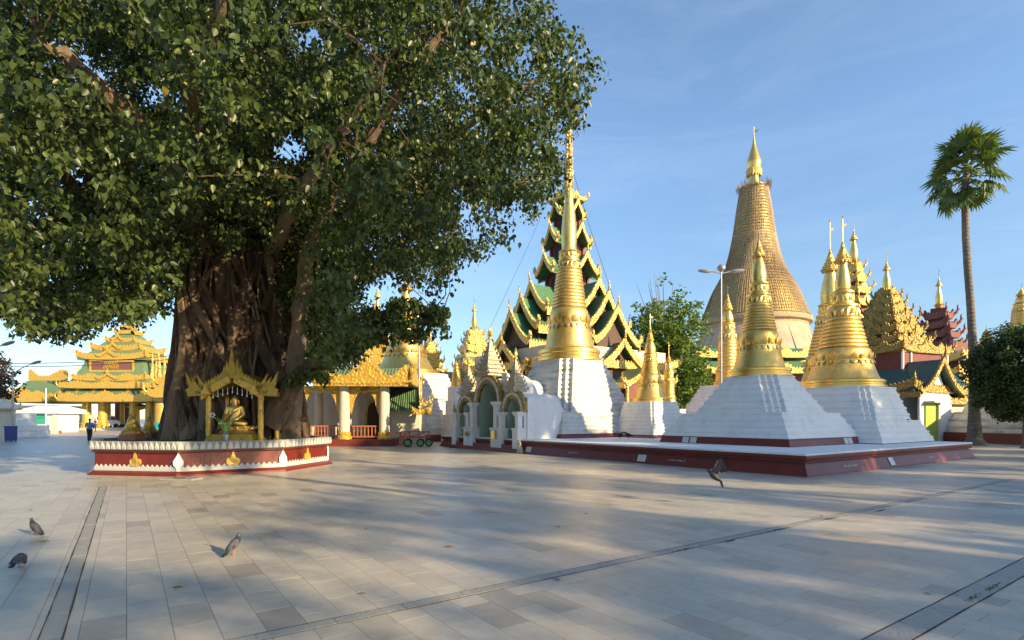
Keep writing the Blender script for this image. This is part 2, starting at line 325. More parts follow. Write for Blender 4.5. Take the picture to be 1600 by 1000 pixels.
    mr = N.new('ShaderNodeMapRange'); mr.inputs['To Min'].default_value = 0.30; mr.inputs['To Max'].default_value = 0.52
    L.new(n2.outputs['Fac'], mr.inputs['Value']); L.new(mr.outputs[0], b.inputs['Roughness'])
    bp = N.new('ShaderNodeBump'); bp.inputs['Strength'].default_value = 0.06; bp.inputs['Distance'].default_value = 0.01
    L.new(n1.outputs['Fac'], bp.inputs['Height']); L.new(bp.outputs[0], b.inputs['Normal'])
    return m
TILE = floor_mat('marble_tiles', False); FLOORM = floor_mat('marble_floor', True)
JOINT = mat('joint_dirt', (0.20, 0.185, 0.165), (0.34, 0.32, 0.29), 0.9, 0, 1.2)
GZ = 0.0
floor = thing('plaza_floor', 'pale grey marble paved plaza', None); floor['kind'] = 'structure'
NEAR = 17.0
mb = MB(); S = 4000.0                                   # one sheet to the horizon, with the tile bed let in
mb.add([(-S, -S, -0.012), (S, -S, -0.012), (S, S, -0.012), (-S, S, -0.012)], [(0, 1, 2, 3)])
tag(mb.part('ground', mat('ground_earth', (0.30, 0.28, 0.25), (0.36, 0.34, 0.30), 0.9)), 'pale ground reaching to the horizon', kind='structure')
mb = MB(); mb.add([(-120, NEAR - 1.2, -0.002), (120, NEAR - 1.2, -0.002), (120, 190, -0.002), (-120, 190, -0.002)], [(0, 1, 2, 3)])
mb.part('far_paving', FLOORM, floor)
mb = MB(); mb.add([(-60, -60, -0.006), (60, -60, -0.006), (60, NEAR - 1.0, -0.006), (-60, NEAR - 1.0, -0.006)], [(0, 1, 2, 3)])
mb.part('joint_bed', JOINT, floor)
mb = MB(); mb.add([(-60, -60, -0.002), (60, -60, -0.002), (60, 2.6, -0.002), (-60, 2.6, -0.002)], [(0, 1, 2, 3)])
mb.part('rear_paving', FLOORM, floor)

def tile_mesh():
    a, b, e = TU / 2 - 0.0016, TV / 2 - 0.0016, 0.0003
    m = MB(); m.add([(-a, -b, -0.004), (a, -b, -0.004), (a, b, -0.004), (-a, b, -0.004), (-a + e, -b + e, 0.0), (a - e, -b + e, 0.0), (a - e, b - e, 0.0), (-a + e, b - e, 0.0)],
        [(4, 5, 6, 7), (0, 1, 5, 4), (1, 2, 6, 5), (2, 3, 7, 6), (3, 0, 4, 7)])
    return m
tiles = []
for i in range(-90, 120):
    for j in range(-40, 80):
        u = (i + 0.5) * TU; v = (j + 0.5) * TV - (TV / 2 if i % 2 else 0)
        p = D2 * u + D1 * v
        if p.y < 2.7 or p.y > NEAR - 0.35: continue
        if abs(p.x) > 0.97 * p.y + 1.2: continue
        tiles.append((p.y, p, i, j))
tiles.sort(key=lambda t: t[0])
vis = [t for t in tiles if t[0] > F * EYE / (1010 - HY) - 0.1 and abs(t[1].x) < 0.95 * t[0] + 0.2]
first = set(id(t) for t in vis[:300])
tm = tile_mesh().mesh('tile', TILE)
rest = MB(); tj = random.Random(3)
for t in tiles:
    p = t[1]; dz = tj.uniform(-0.0003, 0.0003)
    if id(t) in first:
        inst(tm, 'tile', floor, (p.x, p.y, dz), (tj.gauss(0, 0.0005), tj.gauss(0, 0.0005), GA))
    else:
        rest.m = Matrix.Translation((p.x, p.y, dz)) @ Matrix.Rotation(GA, 4, 'Z') @ Matrix.Rotation(tj.gauss(0, 0.0005), 4, 'X') @ Matrix.Rotation(tj.gauss(0, 0.0005), 4, 'Y')
        q = tile_mesh(); rest.add(q.v, q.f)
tag(rest.part('tile_field', TILE, floor), kind='stuff')

def gp(px, py):                     # ground point seen at a photo pixel
    D = GD(py); return Vector((WX(px, D), D, 0))
def strip(a, d, L, w):
    """a row of narrow channel slabs with dark open joints either side"""
    n = int(L / 0.6); nrm = Vector((-d.y, d.x, 0))
    ang = math.atan2(d.y, d.x)
    for k in range(n):
        c = a + d * (0.6 * (k + 0.5))
        m = MB(); ww = w * tj.uniform(0.93, 1.0)
        m.box((0, 0, -0.003), (0.592, ww, 0.0062 + tj.uniform(0, 0.002)), 0)
        o = m.part('channel_slab', STRIPM, floor); o.location = (c.x, c.y, 0); o.rotation_euler = (0, 0, ang + tj.gauss(0, 0.004))
    for sgn in (-1, 1):
        m = MB(); pts = [a + nrm * (sgn * (w / 2 + 0.007 + tj.uniform(0, 0.004))) + d * (L * k / 40) for k in range(41)]
        wd = [tj.uniform(0.003, 0.010) for _ in pts]
        vs = [tuple(p + nrm * q + Vector((0, 0, 0.0026))) for p, q in zip(pts, wd)] + [tuple(p - nrm * q + Vector((0, 0, 0.0026))) for p, q in zip(pts, wd)]
        m.add(vs, [(k, k + 1, 42 + k, 41 + k) for k in range(40)]); m.part('open_joint', SOIL, floor)
A0 = gp(92, 960); strip(A0 - D1 * 3.0, D1, 13.8, 0.13)
B0 = gp(631, 948); strip(B0 - D2 * 4.2, D2, 22.8, 0.13)
C0 = gp(1470, 955); strip(C0 - D2 * 3.6, D2, 12.6, 0.2)

def moss(px, py, L, k):
    m = MB(); c = gp(px, py); q = random.Random(k)
    for _ in range(int(90 * L / 0.4)):
        t = q.gauss(0, L / 3); w = q.gauss(0, 0.014); b = c + D2 * t + D1 * w
        a = q.uniform(0, 6.28); h = q.uniform(0.006, 0.02); r = 0.006
        m.add([(b.x + r * cos(a), b.y + r * sin(a), 0.002), (b.x - r * cos(a), b.y - r * sin(a), 0.002), (b.x + q.gauss(0, .008), b.y + q.gauss(0, .008), h)], [(0, 1, 2)])
    return m.part('moss_tuft', MOSS, floor)
for k, (x, y, L) in enumerate([(1212, 829, 0.55), (1140, 846, 0.25), (1070, 859, 0.25), (1376, 798, 0.4), (1296, 811, .4), (1550, 919, 0.35), (1520, 935, 0.3)]):
    tag(moss(x, y, L, k), kind='stuff')

# ------------------------------------------------------------------ profiles
def redent(h, n, s):
    q = []
    for k in range(n + 1):
        q += [(h - k * s, h - (n - k) * s)] + ([(h - (k + 1) * s, h - (n - k) * s)] if k < n else [])
    # q runs from the east side to the north side
    out = []
    for a in range(4):
        c, d = round(cos(a * pi / 2)), round(sin(a * pi / 2))
        out += [(x * c - y * d, x * d + y * c) for x, y in q]
    return out
def ring(poly, z): return [(x, y, z) for x, y in poly]
def terraces(parent, levels, m, red=None):
    """levels: (z0, z1, half0, half1, n_redent, step) - battered stage with a proud lip on top"""
    for (z0, z1, h0, h1, n, s) in levels:
        k = MB(); d = z1 - z0; lp = min(0.028, d * 0.16)
        rs = [(z0, h0), (z0 + d * 0.12, h0), (z0 + d * 0.16, h0 - lp * 0.7), (z1 - d * 0.34, h1 + lp * 0.1), (z1 - d * 0.28, h1 + lp), (z1 - d * 0.06, h1 + lp), (z1, h1 + lp * 0.4)]
        k.loft([ring(redent(h, n, s), z) for z, h in rs]); k.part('terrace', m, parent)

def leafband(mb, r, z, n, h, w, out=0.06, flip=False):
    """a ring of pointed lotus petals standing proud of a round body"""
    for i in range(n):
        a = 2 * pi * i / n; ca, sa = cos(a), sin(a)
        def P(t, zz, o): return ((r + o) * ca - t * sa, (r + o) * sa + t * ca, zz)
        sg = -1 if flip else 1
        mb.add([P(-w / 2, z, 0), P(w / 2, z, 0), P(w / 2 * 0.9, z + sg * h * .5, out * .6), P(0, z + sg * h, out), P(-w / 2 * 0.9, z + sg * h * .5, out * .6), P(0, z + sg * h * .35, out * 1.1)],
               [(0, 1, 5), (1, 2, 5), (2, 3, 5), (3, 4, 5), (4, 0, 5)])

def gold_spire(parent, z0, H, Rb, fr=(0.06, 0.26, 0.43, 0.64, 0.86), rf=(0.84, 0.62, 0.43, 0.27, 0.25, 0.10, 0.17), seg=40, rings=8, vane=0.12, mats=(None, None), garland=True):
    g, gp_ = mats[0] or GOLD, mats[1] or GOLDP
    zl, zb, zr, zo, zu = [z0 + H * f for f in fr]; bellr, shr, rgr, lor, bur, but, htr = [Rb * f for f in rf]
    h = zl - z0
    m = MB(); m.lathe([(Rb, z0), (Rb, z0 + h * .25), (Rb * .955, z0 + h * .32), (Rb * .955, z0 + h * .5), (Rb * .985, z0 + h * .58), (Rb * .985, z0 + h * .82), (Rb * .93, z0 + h * .92), (bellr * 1.02, zl)], seg)
    m.part('bell_plinth', gp_, parent, True)
    d = zb - zl; pr = []
    for i in range(11):                     # concave flare into an upright shoulder
        t = i / 10; r = shr + (bellr - shr) * ((1 - t) ** 1.75) ; pr.append((r * (1.0 if t < .93 else 0.97), zl + d * t * 0.92))
    pr += [(shr * .92, zl + d * .965), (shr * .84, zb)]
    m = MB(); m.lathe(pr, seg); bell = m.part('bell', g, parent, True)
    rr = shr + (bellr - shr) * (0.42 ** 1.75)
    if garland:
        m = MB(); zq = zl + d * .60
        m.lathe([(rr * 0.99, zq - d * .05), (rr * 1.035, zq - d * .04), (rr * 1.03, zq - d * .012), (rr * 0.985, zq)], seg)
        leafband(m, rr * 1.0, zq, 16, d * .22, rr * .30, rr * .07); leafband(m, rr * 1.02, zq - d * .03, 24, d * .12, rr * .22, rr * .05, True)
        m.part('garland_band', gp_, bell, True)
    for i in range(rings):                  # turban rings
        t0, t1 = i / rings, (i + 1) / rings
        ra = shr * .90 + (rgr - shr * .90) * t0; rb = shr * .90 + (rgr - shr * .90) * t1; a, b = zb + (zr - zb) * t0, zb + (zr - zb) * t1; q = b - a
        m = MB(); m.lathe([(ra * .965, a), (ra * .995, a + q * .12), (ra * 1.0, a + q * .4), (ra * .99, a + q * .62), (rb * .985, a + q * .84), (rb * .955, b)], seg)
        m.part('turban_ring', g, parent, True)
    d = zo - zr; m = MB()                   # lotus: down-turned petals, beads, up-turned petals
    m.lathe([(rgr * .92, zr), (rgr * 1.0, zr + d * .04), (rgr * .98, zr + d * .1), (rgr * .86, zr + d * .16), (rgr * .82, zr + d * .42), (rgr * .9, zr + d * .46), (rgr * .9, zr + d * .52), (lor * 1.08, zr + d * .58), (lor * 1.0, zr + d * .85), (lor * 1.16, zr + d * .92), (lor * 1.12, zr + d * .97), (lor * .9, zo)], seg)
    lo = m.part('lotus_band', gp_, parent, True)
    m = MB(); leafband(m, rgr * .86, zr + d * .40, 18, d * .27, rgr * .30, rgr * .10, True); m.part('lower_petals', gp_, lo)
    m = MB(); leafband(m, lor * 1.02, zr + d * .60, 16, d * .27, lor * .38, lor * .12); m.part('upper_petals', gp_, lo)
    d = zu - zo; m = MB()
    m.lathe([(lor * .88, zo), (bur * .96, zo + d * .06), (bur * 1.03, zo + d * .18), (bur * 1.0, zo + d * .34), (bur * .84, zo + d * .58), (bur * .62, zo + d * .8), (but * 1.1, zo + d * .96), (but, zu)], seg)
    m.part('banana_bud', gp_, parent, True)
    d = z0 + H - zu; m = MB()               # umbrella crown: shrinking hoops
    pr = [(but * 1.15, zu - d * .12)]
    for i in range(6):
        t = i / 6; r = htr * (1 - t) ** 1.2 + but * .25; z = zu - d * .06 + d * .95 * t
        pr += [(r, z), (r * .97, z + d * .05), (r * .74, z + d * .08)]
    pr += [(but * .12, z0 + H)]
    m.lathe(pr, 20); leafband(m, htr * 0.96, zu - d * .04, 14, d * .13, htr * .4, htr * .10, True)
    ht = m.part('umbrella_crown', GOLDC, parent, True)
    if vane:
        zt = z0 + H; v = H * vane; m = MB()
        m.tube([(0, 0, zt - v * .1), (0, 0, zt + v)], [Rb * .016, Rb * .007], 5)
        m.lathe([(Rb * .01, zt + v * .93), (Rb * .03, zt + v * .97), (Rb * .01, zt + v * 1.01)], 8)
        m.plate([(0, zt + v * .62), (Rb * .16, zt + v * .66), (Rb * .24, zt + v * .78), (Rb * .10, zt + v * .74), (0, zt + v * .74)], (0, -Rb * .004, 0), (1, 0, 0), (0, -1, 0), Rb * .008)
        m.part('vane', GOLDP if vane > 0.13 else DMETAL, ht)

# ------------------------------------------------------------------ the stupa platform
PC = Vector((8.4, 15.8, 0)); PW, PL, PH = 13.8, 22.0, 0.66
def pl(u, v, z=0): q = PC + D2 * u + D1 * v; return Vector((q.x, q.y, z))
plat = thing('stupa_platform', 'low maroon platform with white top carrying the white based stupas', 'platform', PC, GA)
def rect(o, z): return [(-o, -o, z), (PW + o, -o, z), (PW + o, PL + o, z), (-o, PL + o, z)]
mb = MB(); mb.loft([rect(0.17, 0.0), rect(0.17, 0.035), rect(0.02, 0.36), rect(-0.02, 0.37), rect(-0.02, 0.40)]); mb.part('skirt', MAROON, plat)
mb = MB(); mb.loft([rect(0.03, 0.402), rect(0.075, 0.42), rect(0.085, 0.46), rect(0.045, 0.485), rect(0.045, 0.50), rect(0.095, 0.515), rect(0.105, 0.57), rect(0.09, 0.60)]); mb.part('moulding', MAROON, plat)
mb = MB(); mb.loft([rect(0.085, 0.602), rect(0.085, 0.65), rect(0.07, PH)]); mb.part('top_slab', WHITE, plat)

def plaque(parent, x, y, z, side, w=0.34, h=0.24, slope=0.43, lines=5):
    """marble tablet lying on the sloping skirt; side 'f' faces local -y, 'l' faces local -x"""
    o = MB(); o.box((0, 0, 0), (w, h, 0.018)); t = o.part('plaque', MARBLE, parent)
    m = MB()
    for k in range(lines):
        yy = h * (0.34 - 0.68 * k / (lines - 1)); x0 = -w * .40
        while x0 < w * .36:
            l = tj.uniform(.012, .035); m.box((x0 + l / 2, yy, 0.018), (l, h * .045, 0.0012)); x0 += l + 0.012
    tag(m.part('inscription', GREYL, t), kind='stuff')
    t.location = (x, y, z); t.rotation_euler = (R(90) - slope, 0, 0) if side == 'f' else (R(90) - slope, 0, R(-90))
    return t
def scrawl(parent, x, y, z, side, L, s, m, slope=0.43):
    """painted curly script on the skirt"""
    k = MB(); q = random.Random(int(L * 100) + int(x * 10) + int(y * 7)); t = -L / 2
    while t < L / 2:
        r = s * q.uniform(.35, .55); a0 = q.uniform(0, 6.28); sw = q.uniform(3.6, 5.8)
        pts = [(t + r * cos(a0 + sw * i / 9), r * .9 * sin(a0 + sw * i / 9), 0) for i in range(10)]
        if q.random() < .35: pts.append((pts[-1][0] + q.uniform(-.4, .4) * s, pts[-1][1] + q.choice((-1, 1)) * s * .8, 0))
        k.tube(pts, s * .085, 4); t += r * 2 + s * q.uniform(.1, .7)
    o = tag(k.part('inscription', m, parent), kind='stuff'); o.location = (x, y, z); o.rotation_euler = (R(90) - slope, 0, 0) if side == 'f' else (R(90) - slope, 0, R(-90))
for (v, s) in ((6.0, 'l'), (13.1, 'l')): plaque(plat, -0.103, v, 0.19, 'l', .38, .26)
plaque(plat, 5.6, -0.103, 0.20, 'f', .34, .27)
scrawl(plat, -0.107, 4.4, .2, 'l', .7, .06, WHITEL); scrawl(plat, -0.107, 2.9, .2, 'l', .5, .06, GREYL); scrawl(plat, -0.107, 9.9, .2, 'l', .55, .06, WHITEL)
scrawl(plat, 2.6, -0.107, .2, 'f', .95, .07, WHITEL); scrawl(plat, 9.2, -0.107, .2, 'f', .6, .06, WHITEL)

# ------------------------------------------------------------------ the white based golden stupas
def tiers(z0, z1, h0, h1, n, red, step, bow=0.0):
    L = []
    for k in range(n):
        a, b = k / n, (k + 1) / n
        f = lambda t: h0 + (h1 - h0) * (t + bow * t * (1 - t))
        L.append((z0 + (z1 - z0) * a, z0 + (z1 - z0) * b - 0.001, f(a), f(a) + (f(b) - f(a)) * 0.72, red, step))
    return L
def base_red(parent, h, z1, o=0.09):
    m = MB(); m.loft([ring(redent(h + o, 0, 0), 0), ring(redent(h + o, 0, 0), 0.03), ring(redent(h + 0.02, 0, 0), z1 - .04), ring(redent(h + 0.03, 0, 0), z1)]); return m.part('base_course', MAROON, parent)

def cap_oct(parent, z, h, r, m):
    """terraced octagon between the square terraces and the round bell"""
    k = MB(); zz = z
    for (a, b) in ((1.0, .34), (.86, .33), (.72, .33)):
        q = r + (h - r) * a * .55
        k.lathe([(q * 1.04, zz), (q * 1.04, zz + .05), (q, zz + .07), (q * .99, zz + b * .3)], 8, ph=pi / 8); zz += b * .3
    k.part('octagon_terrace', m, parent); return zz

# near stupa (front right of the platform)
s3 = thing('golden_stupa', 'golden stupa nearest the platform corner, on a broad white stepped base in shade', 'stupa', pl(5.95, 4.95, PH), GA)
base_red(s3, 2.78, 0.28)
terraces(s3, tiers(0.282, 1.25, 2.78, 2.18, 4, 0, 0) + tiers(1.25, 2.78, 2.02, 1.12, 6, 3, 0.17), WHITE)
gold_spire(s3, 2.78, 5.85, 1.28, (0.06, 0.33, 0.50, 0.68, 0.88), (.80, .60, .40, .27, .235, .09, .19))
for (x, y, sd) in ((-2.82, 1.55, 'l'), (-2.82, 1.17, 'l'), (1.40, -2.82, 'f'), (1.76, -2.82, 'f')): plaque(s3, x, y, 0.135, sd, .30, .24, .30)
# right stupa
s4 = thing('golden_stupa', 'stout golden stupa at the right end of the platform, widest bell of all', 'stupa', pl(11.05, 3.9, PH), GA)
base_red(s4, 2.70, 0.001, 0.0)
terraces(s4, tiers(0.002, 0.95, 2.70, 2.25, 4, 0, 0) + tiers(0.95, 2.42, 2.1, 1.62, 5, 2, 0.16), WHITE)
gold_spire(s4, 2.42, 6.75, 1.70, (0.055, 0.27, 0.45, 0.66, 0.87), (.86, .66, .43, .25, .185, .11, .20), rings=7, vane=.17)
mb = MB(); mb.box((0.9, -2.28, 0.86), (0.16, .05, .13)); mb.part('vent', DMETAL, s4)
# tall stupa
s1 = thing('golden_stupa', 'tall slender golden stupa on a weathered white stepped base, before the tiered pavilion', 'stupa', pl(5.75, 16.9, PH), GA)
base_red(s1, 3.45, 0.22)
terraces(s1, tiers(0.222, 1.35, 3.42, 3.12, 5, 0, 0) + tiers(1.35, 4.42, 2.95, 1.66, 11, 2, 0.27), WHITEW)
gold_spire(s1, 4.42, 14.1, 1.86, (0.055, 0.225, 0.385, 0.47, 0.73), (.80, .62, .40, .29, .245, .12, .115), rings=11, vane=0.0)
mb = MB()
for i in range(18): leafband(mb, .21 - .004 * i, 14.6 + .19 * i, 9, .2, .10, .07)
mb.lathe([(.13, 17.9), (.2, 18.1), (.04, 18.9), (.01, 19.2)], 10); mb.part('finial', GOLDC, s1)
# small pair behind
q5 = Vector((WX(1016, 30.6), 30.6, PH)); s5 = thing('golden_stupa', 'small bell shaped golden stupa between the tall stupa and the green tree', 'stupa', q5, GA)
base_red(s5, 1.52, 0.16)
terraces(s5, tiers(0.162, .75, 1.52, 1.38, 3, 0, 0) + tiers(.75, 1.95, 1.34, 1.06, 6, 1, .12), WHITE)
gold_spire(s5, 1.95, 4.25, 1.10, (0.05, 0.36, 0.52, 0.64, 0.82), (.84, .55, .36, .30, .27, .10, .17), vane=.16, mats=(GOLD, GOLD))
s6 = thing('golden_stupa', 'slim golden spire stupa close behind the small bell shaped one', 'stupa', (WX(1045, 33.5), 33.5, PH), GA)
terraces(s6, tiers(0, 1.6, .95, .70, 6, 1, .08), WHITE)
gold_spire(s6, 1.6, 3.4, .60, (0.05, 0.26, 0.45, 0.70, 0.86), (.80, .66, .55, .45, .36, .14, .26), vane=.2)
s7 = thing('golden_stupa', 'slim golden stupa beside the lamp post, left of the corner stupa', 'stupa', (WX(1137, 37), 37, 0), GA)
terraces(s7, tiers(0, 2.0, 4.6, 4.0, 5, 0, 0) + tiers(2.0, 3.9, 2.2, 1.3, 7, 1, .2), WHITE)
gold_spire(s7, 3.9, 6.2, .92, (0.05, 0.20, 0.48, 0.68, 0.84), (.88, .80, .66, .48, .40, .16, .33), vane=.1)
s8 = thing('golden_stupa', 'golden stupa half hidden behind the stout one, dark umbrella crown', 'stupa', (WX(1297, 37), 37, 0), GA)
terraces(s8, tiers(0, 3.4, 3.3, 2.4, 9, 2, .2), WHITE)
gold_spire(s8, 3.4, 9.7, 2.1, (0.055, 0.27, 0.45, 0.62, 0.86), (.86, .70, .45, .30, .27, .13, .24), vane=.2)
# stupa with a white base between the pavilion and the gate
s9 = thing('golden_stupa', 'large dull golden stupa behind the pavilion roof, with white stepped base', 'stupa', (WX(634, 44), 44, 0), GA)
base_red(s9, 4.3, 0.5)
terraces(s9, tiers(0.5, 1.3, 4.3, 4.1, 3, 0, 0) + tiers(1.3, 5.2, 3.9, 2.6, 12, 2, .25), WHITEW)
gold_spire(s9, 5.2, 7.6, 2.75, (0.04, 0.33, 0.50, 0.62, 0.90), (.84, .52, .36, .24, .20, .12, .2), vane=.08, mats=(GOLD, GOLD))
# slender free-standing spires
def slim(px, py0, py1, D, r, label, ped=0.0, name='slender_spire', fr=(0.06, 0.2, 0.45, 0.66, 0.84)):
    z0, z1 = WZ(py0, D), WZ(py1, D); o = thing(name, label, 'spire', (WX(px, D), D, 0), GA)
    m = MB(); n = 4; hb = r * 1.9
    for k in range(n):
        a = z0 * k / n; b = z0 * (k + 1) / n - .002; h = hb - (hb - r * 1.08) * k / (n - 1); m.loft([ring(redent(h, 1, h * .2), a), ring(redent(h, 1, h * .2), b - .06), ring(redent(h * 1.05, 1, h * .2), b - .05), ring(redent(h * 1.05, 1, h * .2), b)])
    m.part('pedestal', WHITE, o); H = z1 - z0
    gold_spire(o, z0, H * .94, r, fr, (.9, .80, .66, .48, .42, .16, .34), seg=20, rings=6, vane=.09, garland=False); return o
slim(283, 600, 500, 46, .55, 'slender golden spire just left of the fig trunk')
slim(585, 560, 462, 60, .6, 'thin golden spire showing above the limb of foliage')
slim(652, 545, 468, 62, .55, 'thin golden spire right of the dull golden stupa')
slim(713, 605, 560, 40, .46, 'short round golden spire left of the arched gate')
slim(1541, 560, 510, 62, 1.0, 'golden spire between the palm trunk and the clipped tree')
slim(1596, 520, 445, 60, 1.3, 'golden spire above the clipped tree at the right edge')
# ------------------------------------------------------------------ Burmese roofs
def crest_profile(L, h, teeth, amp, peaks, lift, pw=0.5):
    """upper edge of an eave board: small teeth, a few leaf shaped peaks, raised ends"""
    n = max(6, int(L / teeth)) ; xs = []
    for i in range(n):
        a = -L / 2 + L * i / n; xs += [(a, 0.0), (a + L / n * .5, 1.0)]
    xs.append((L / 2, 0.0)); lo, hi = [], []
    for x, t in xs:
        e = lift * (abs(x) / (L / 2)) ** 5; p = 0
        for (c, ph, w) in peaks:
            d = abs(x - c * L / 2) / w
            if d < 1: p = max(p, ph * (1 - d) ** .8)
        lo.append((x, e)); hi.append((x, h + e + amp * t + p))
    return lo, hi
def flame(mb, p, d, h, r):
    """upswept corner flame"""
    p = Vector(p); d = Vector(d)
    mb.tube([p, p + d * h * .22 + Vector((0, 0, h * .18)), p + d * h * .34 + Vector((0, 0, h * .48)), p + d * h * .30 + Vector((0, 0, h * .8)), p + d * h * .42 + Vector((0, 0, h))], [r, r * 1.15, r * .85, r * .5, r * .06], 5)
    mb.tube([p + d * h * .3 + Vector((0, 0, h * .3)), p + d * h * .55 + Vector((0, 0, h * .55))], [r * .6, r * .05], 4)
def hip_tier(parent, z, hx, hy, fh, ztop, hx2, hy2, mroof=None, mgold=None, teeth=.35, amp=.15, peaks=((0, .5, .9),), lift=.25, fl=.8, sides='fblr', c=(0, 0), mid=None, th=.1):
    """one tier: sloping roof, carved eave board on each side, flame at each corner"""
    mroof = mroof or ROOF; mgold = mgold or GOLDC; cx, cy = c
    m = MB(); rs = []
    for i in range(5):
        t = i / 4; k = 1 - (1 - t) ** 1.35
        k = t ** .8
        a, b = hx + (hx2 - hx) * k, hy + (hy2 - hy) * k; zz = z + fh * .45 + (ztop - z - fh * .45) * t
        rs.append([(cx - a, cy - b, zz), (cx + a, cy - b, zz), (cx + a, cy + b, zz), (cx - a, cy + b, zz)])
    m.loft([[(cx + sx * (hx - .05), cy + sy * (hy - .05), z + .01) for sx, sy in ((-1, -1), (1, -1), (1, 1), (-1, 1))]] + rs)
    roof = m.part('roof', mroof, parent)
    for s_ in sides:
        if s_ in 'fb': L, O, A, N = 2 * hx + .16, (cx, cy + (-hy - .08 if s_ == 'f' else hy + .08), z), (1, 0, 0), (0, -1 if s_ == 'f' else 1, 0)
        else: L, O, A, N = 2 * hy + .16, (cx + (-hx - .08 if s_ == 'l' else hx + .08), cy, z), (0, 1, 0), (-1 if s_ == 'l' else 1, 0, 0)
        lo, hi = crest_profile(L, fh, teeth, amp, peaks, lift)
        m = MB(); m.sheet(lo, hi, O, A, N, th)
        m.sheet([(x, y + fh * .08) for x, y in lo[::2]], [(x, y + fh * .26) for x, y in lo[::2]], Vector(O) + Vector(N) * .05, A, N, .1)
        m.part('eave_board', mgold, roof)
    if fl:
        for sx in (-1, 1):
            for sy in (-1, 1):
                m = MB(); flame(m, (cx + sx * (hx + .03), cy + sy * (hy + .03), z + fh * .4 + lift * .8), (sx * .7, sy * .7, 0), fl, fl * .11); m.part('corner_flame', mgold, roof)
    return roof
def scroll_pediment(parent, O, w, h, mgold, A=(1, 0, 0), N=(0, -1, 0), th=.14):
    """two carved wings falling from a peak and curling up again, flame above the peak"""
    for sg in (-1, 1):
        up, dn = [], []
        for i in range(15):
            t = i / 14
            x = w * .5 * t * 1.0; zc = h * ((1 - t) ** 1.4) * .75 + (h * .34 * max(0, t - .68) / .32 if t > .68 else 0)
            bw = h * (.30 + .12 * sin(t * pi)) * (1 if t < .85 else 1 - (t - .85) / .22)
            up.append((sg * x, zc + bw * .5 + (h * .05 if i % 2 else 0))); dn.append((sg * x, zc - bw * .5))
        m = MB(); m.sheet(dn, up, O, A, N, th); m.part('scroll_wing', mgold, parent)
    Zq = Vector(O); m = MB(); pts = [(-.16 * h, h * .7), (-.13 * h, h * .95), (-.05 * h, h * 1.2), (0, h * 1.55), (.05 * h, h * 1.2), (.13 * h, h * .95), (.16 * h, h * .7)]
    m.plate(pts, Vector(O) + Vector(N) * .04, A, N, th); m.part('peak_flame', mgold, parent)

def gable_arm(parent, ang, ln, w, ze, zr, root=0.0, mroof=None, mgold=None, wall=None, bw=.32, sag=.25, eave=True, tooth=.3, zwall=None, fl=.8, c=(0, 0)):
    """a gabled wing running out from the centre along ang: two slopes, carved bargeboards, gable wall"""
    mroof = mroof or ROOF; mgold = mgold or GOLDC
    a = Vector((cos(ang), sin(ang), 0)); b = Vector((-sin(ang), cos(ang), 0)); C0 = Vector((c[0], c[1], 0))
    n = 8
    cur = []
    for i in range(n + 1):
        t = i / n; cur.append((w * t, zr + (ze - zr) * t - sag * (zr - ze) * .5 * sin(t * pi) ))
    m = MB()
    for sg in (-1, 1):
        top = [[tuple(C0 + a * l + b * (sg * x) + Vector((0, 0, z))) for (x, z) in cur] for l in (root, ln)]
        bot = [[(p[0], p[1], p[2] - .08) for p in r] for r in top]
        m.loft([top[0], top[1]], False, False, False); m.loft([bot[0], bot[1]], False, False, False)
        m.loft([[top[0][-1], top[1][-1]], [bot[0][-1], bot[1][-1]]], False, False, False)
    roof = m.part('gable_roof', mroof, parent)
    for sg in (-1, 1):
        up, dn = [], []; f = []
        for i in range(n * 3 + 1):
            t = i / (n * 3); x = w * 1.04 * t; z = zr + (ze - zr) * t - sag * (zr - ze) * .5 * sin(t * pi) + (bw * 1.2 * max(0, (t - .86) / .14) ** 2)
            f.append((x, z))
            up.append((sg * x, z + bw * .45 + (tooth * .45 if i % 2 else 0))); dn.append((sg * x, z - bw * .55 * (1 - .5 * t)))
        m = MB(); m.sheet(dn, up, C0 + a * (ln + .09), b, a, .16); m.part('bargeboard', mgold, roof)
        m = MB(); e = C0 + a * (ln + .02) + b * (sg * w * 1.02) + Vector((0, 0, ze + bw * .6)); flame(m, e, b * sg, fl * .7, fl * .09); m.part('tip_flame', mgold, roof)
        if eave:
            L = ln - root; lo, hi = crest_profile(L, bw * .8, tooth, bw * .35, ((0, bw * .6, L * .12),), .0)
            m = MB(); m.sheet(lo, hi, C0 + a * ((ln + root) / 2) + b * (sg * (w + .06)) + Vector((0, 0, ze - bw * .45)), a, b * sg, .09); m.part('eave_board', mgold, roof)
    m = MB(); flame(m, C0 + a * (ln + .02) + Vector((0, 0, zr + bw * .3)), a * .4, fl, fl * .10); m.part('apex_flame', mgold, roof)
    if wall:
        m = MB(); zb = zwall if zwall is not None else ze - .6
        poly = [(-w * .72, zb), (w * .72, zb)] + [(x * .72, z - .12) for x, z in reversed(cur)] + [(-x * .72, z - .12) for x, z in cur[1:]]
        m.plate(poly, C0 + a * (ln - .5), b, a, .15); m.part('gable_wall', wall, roof)
    return roof

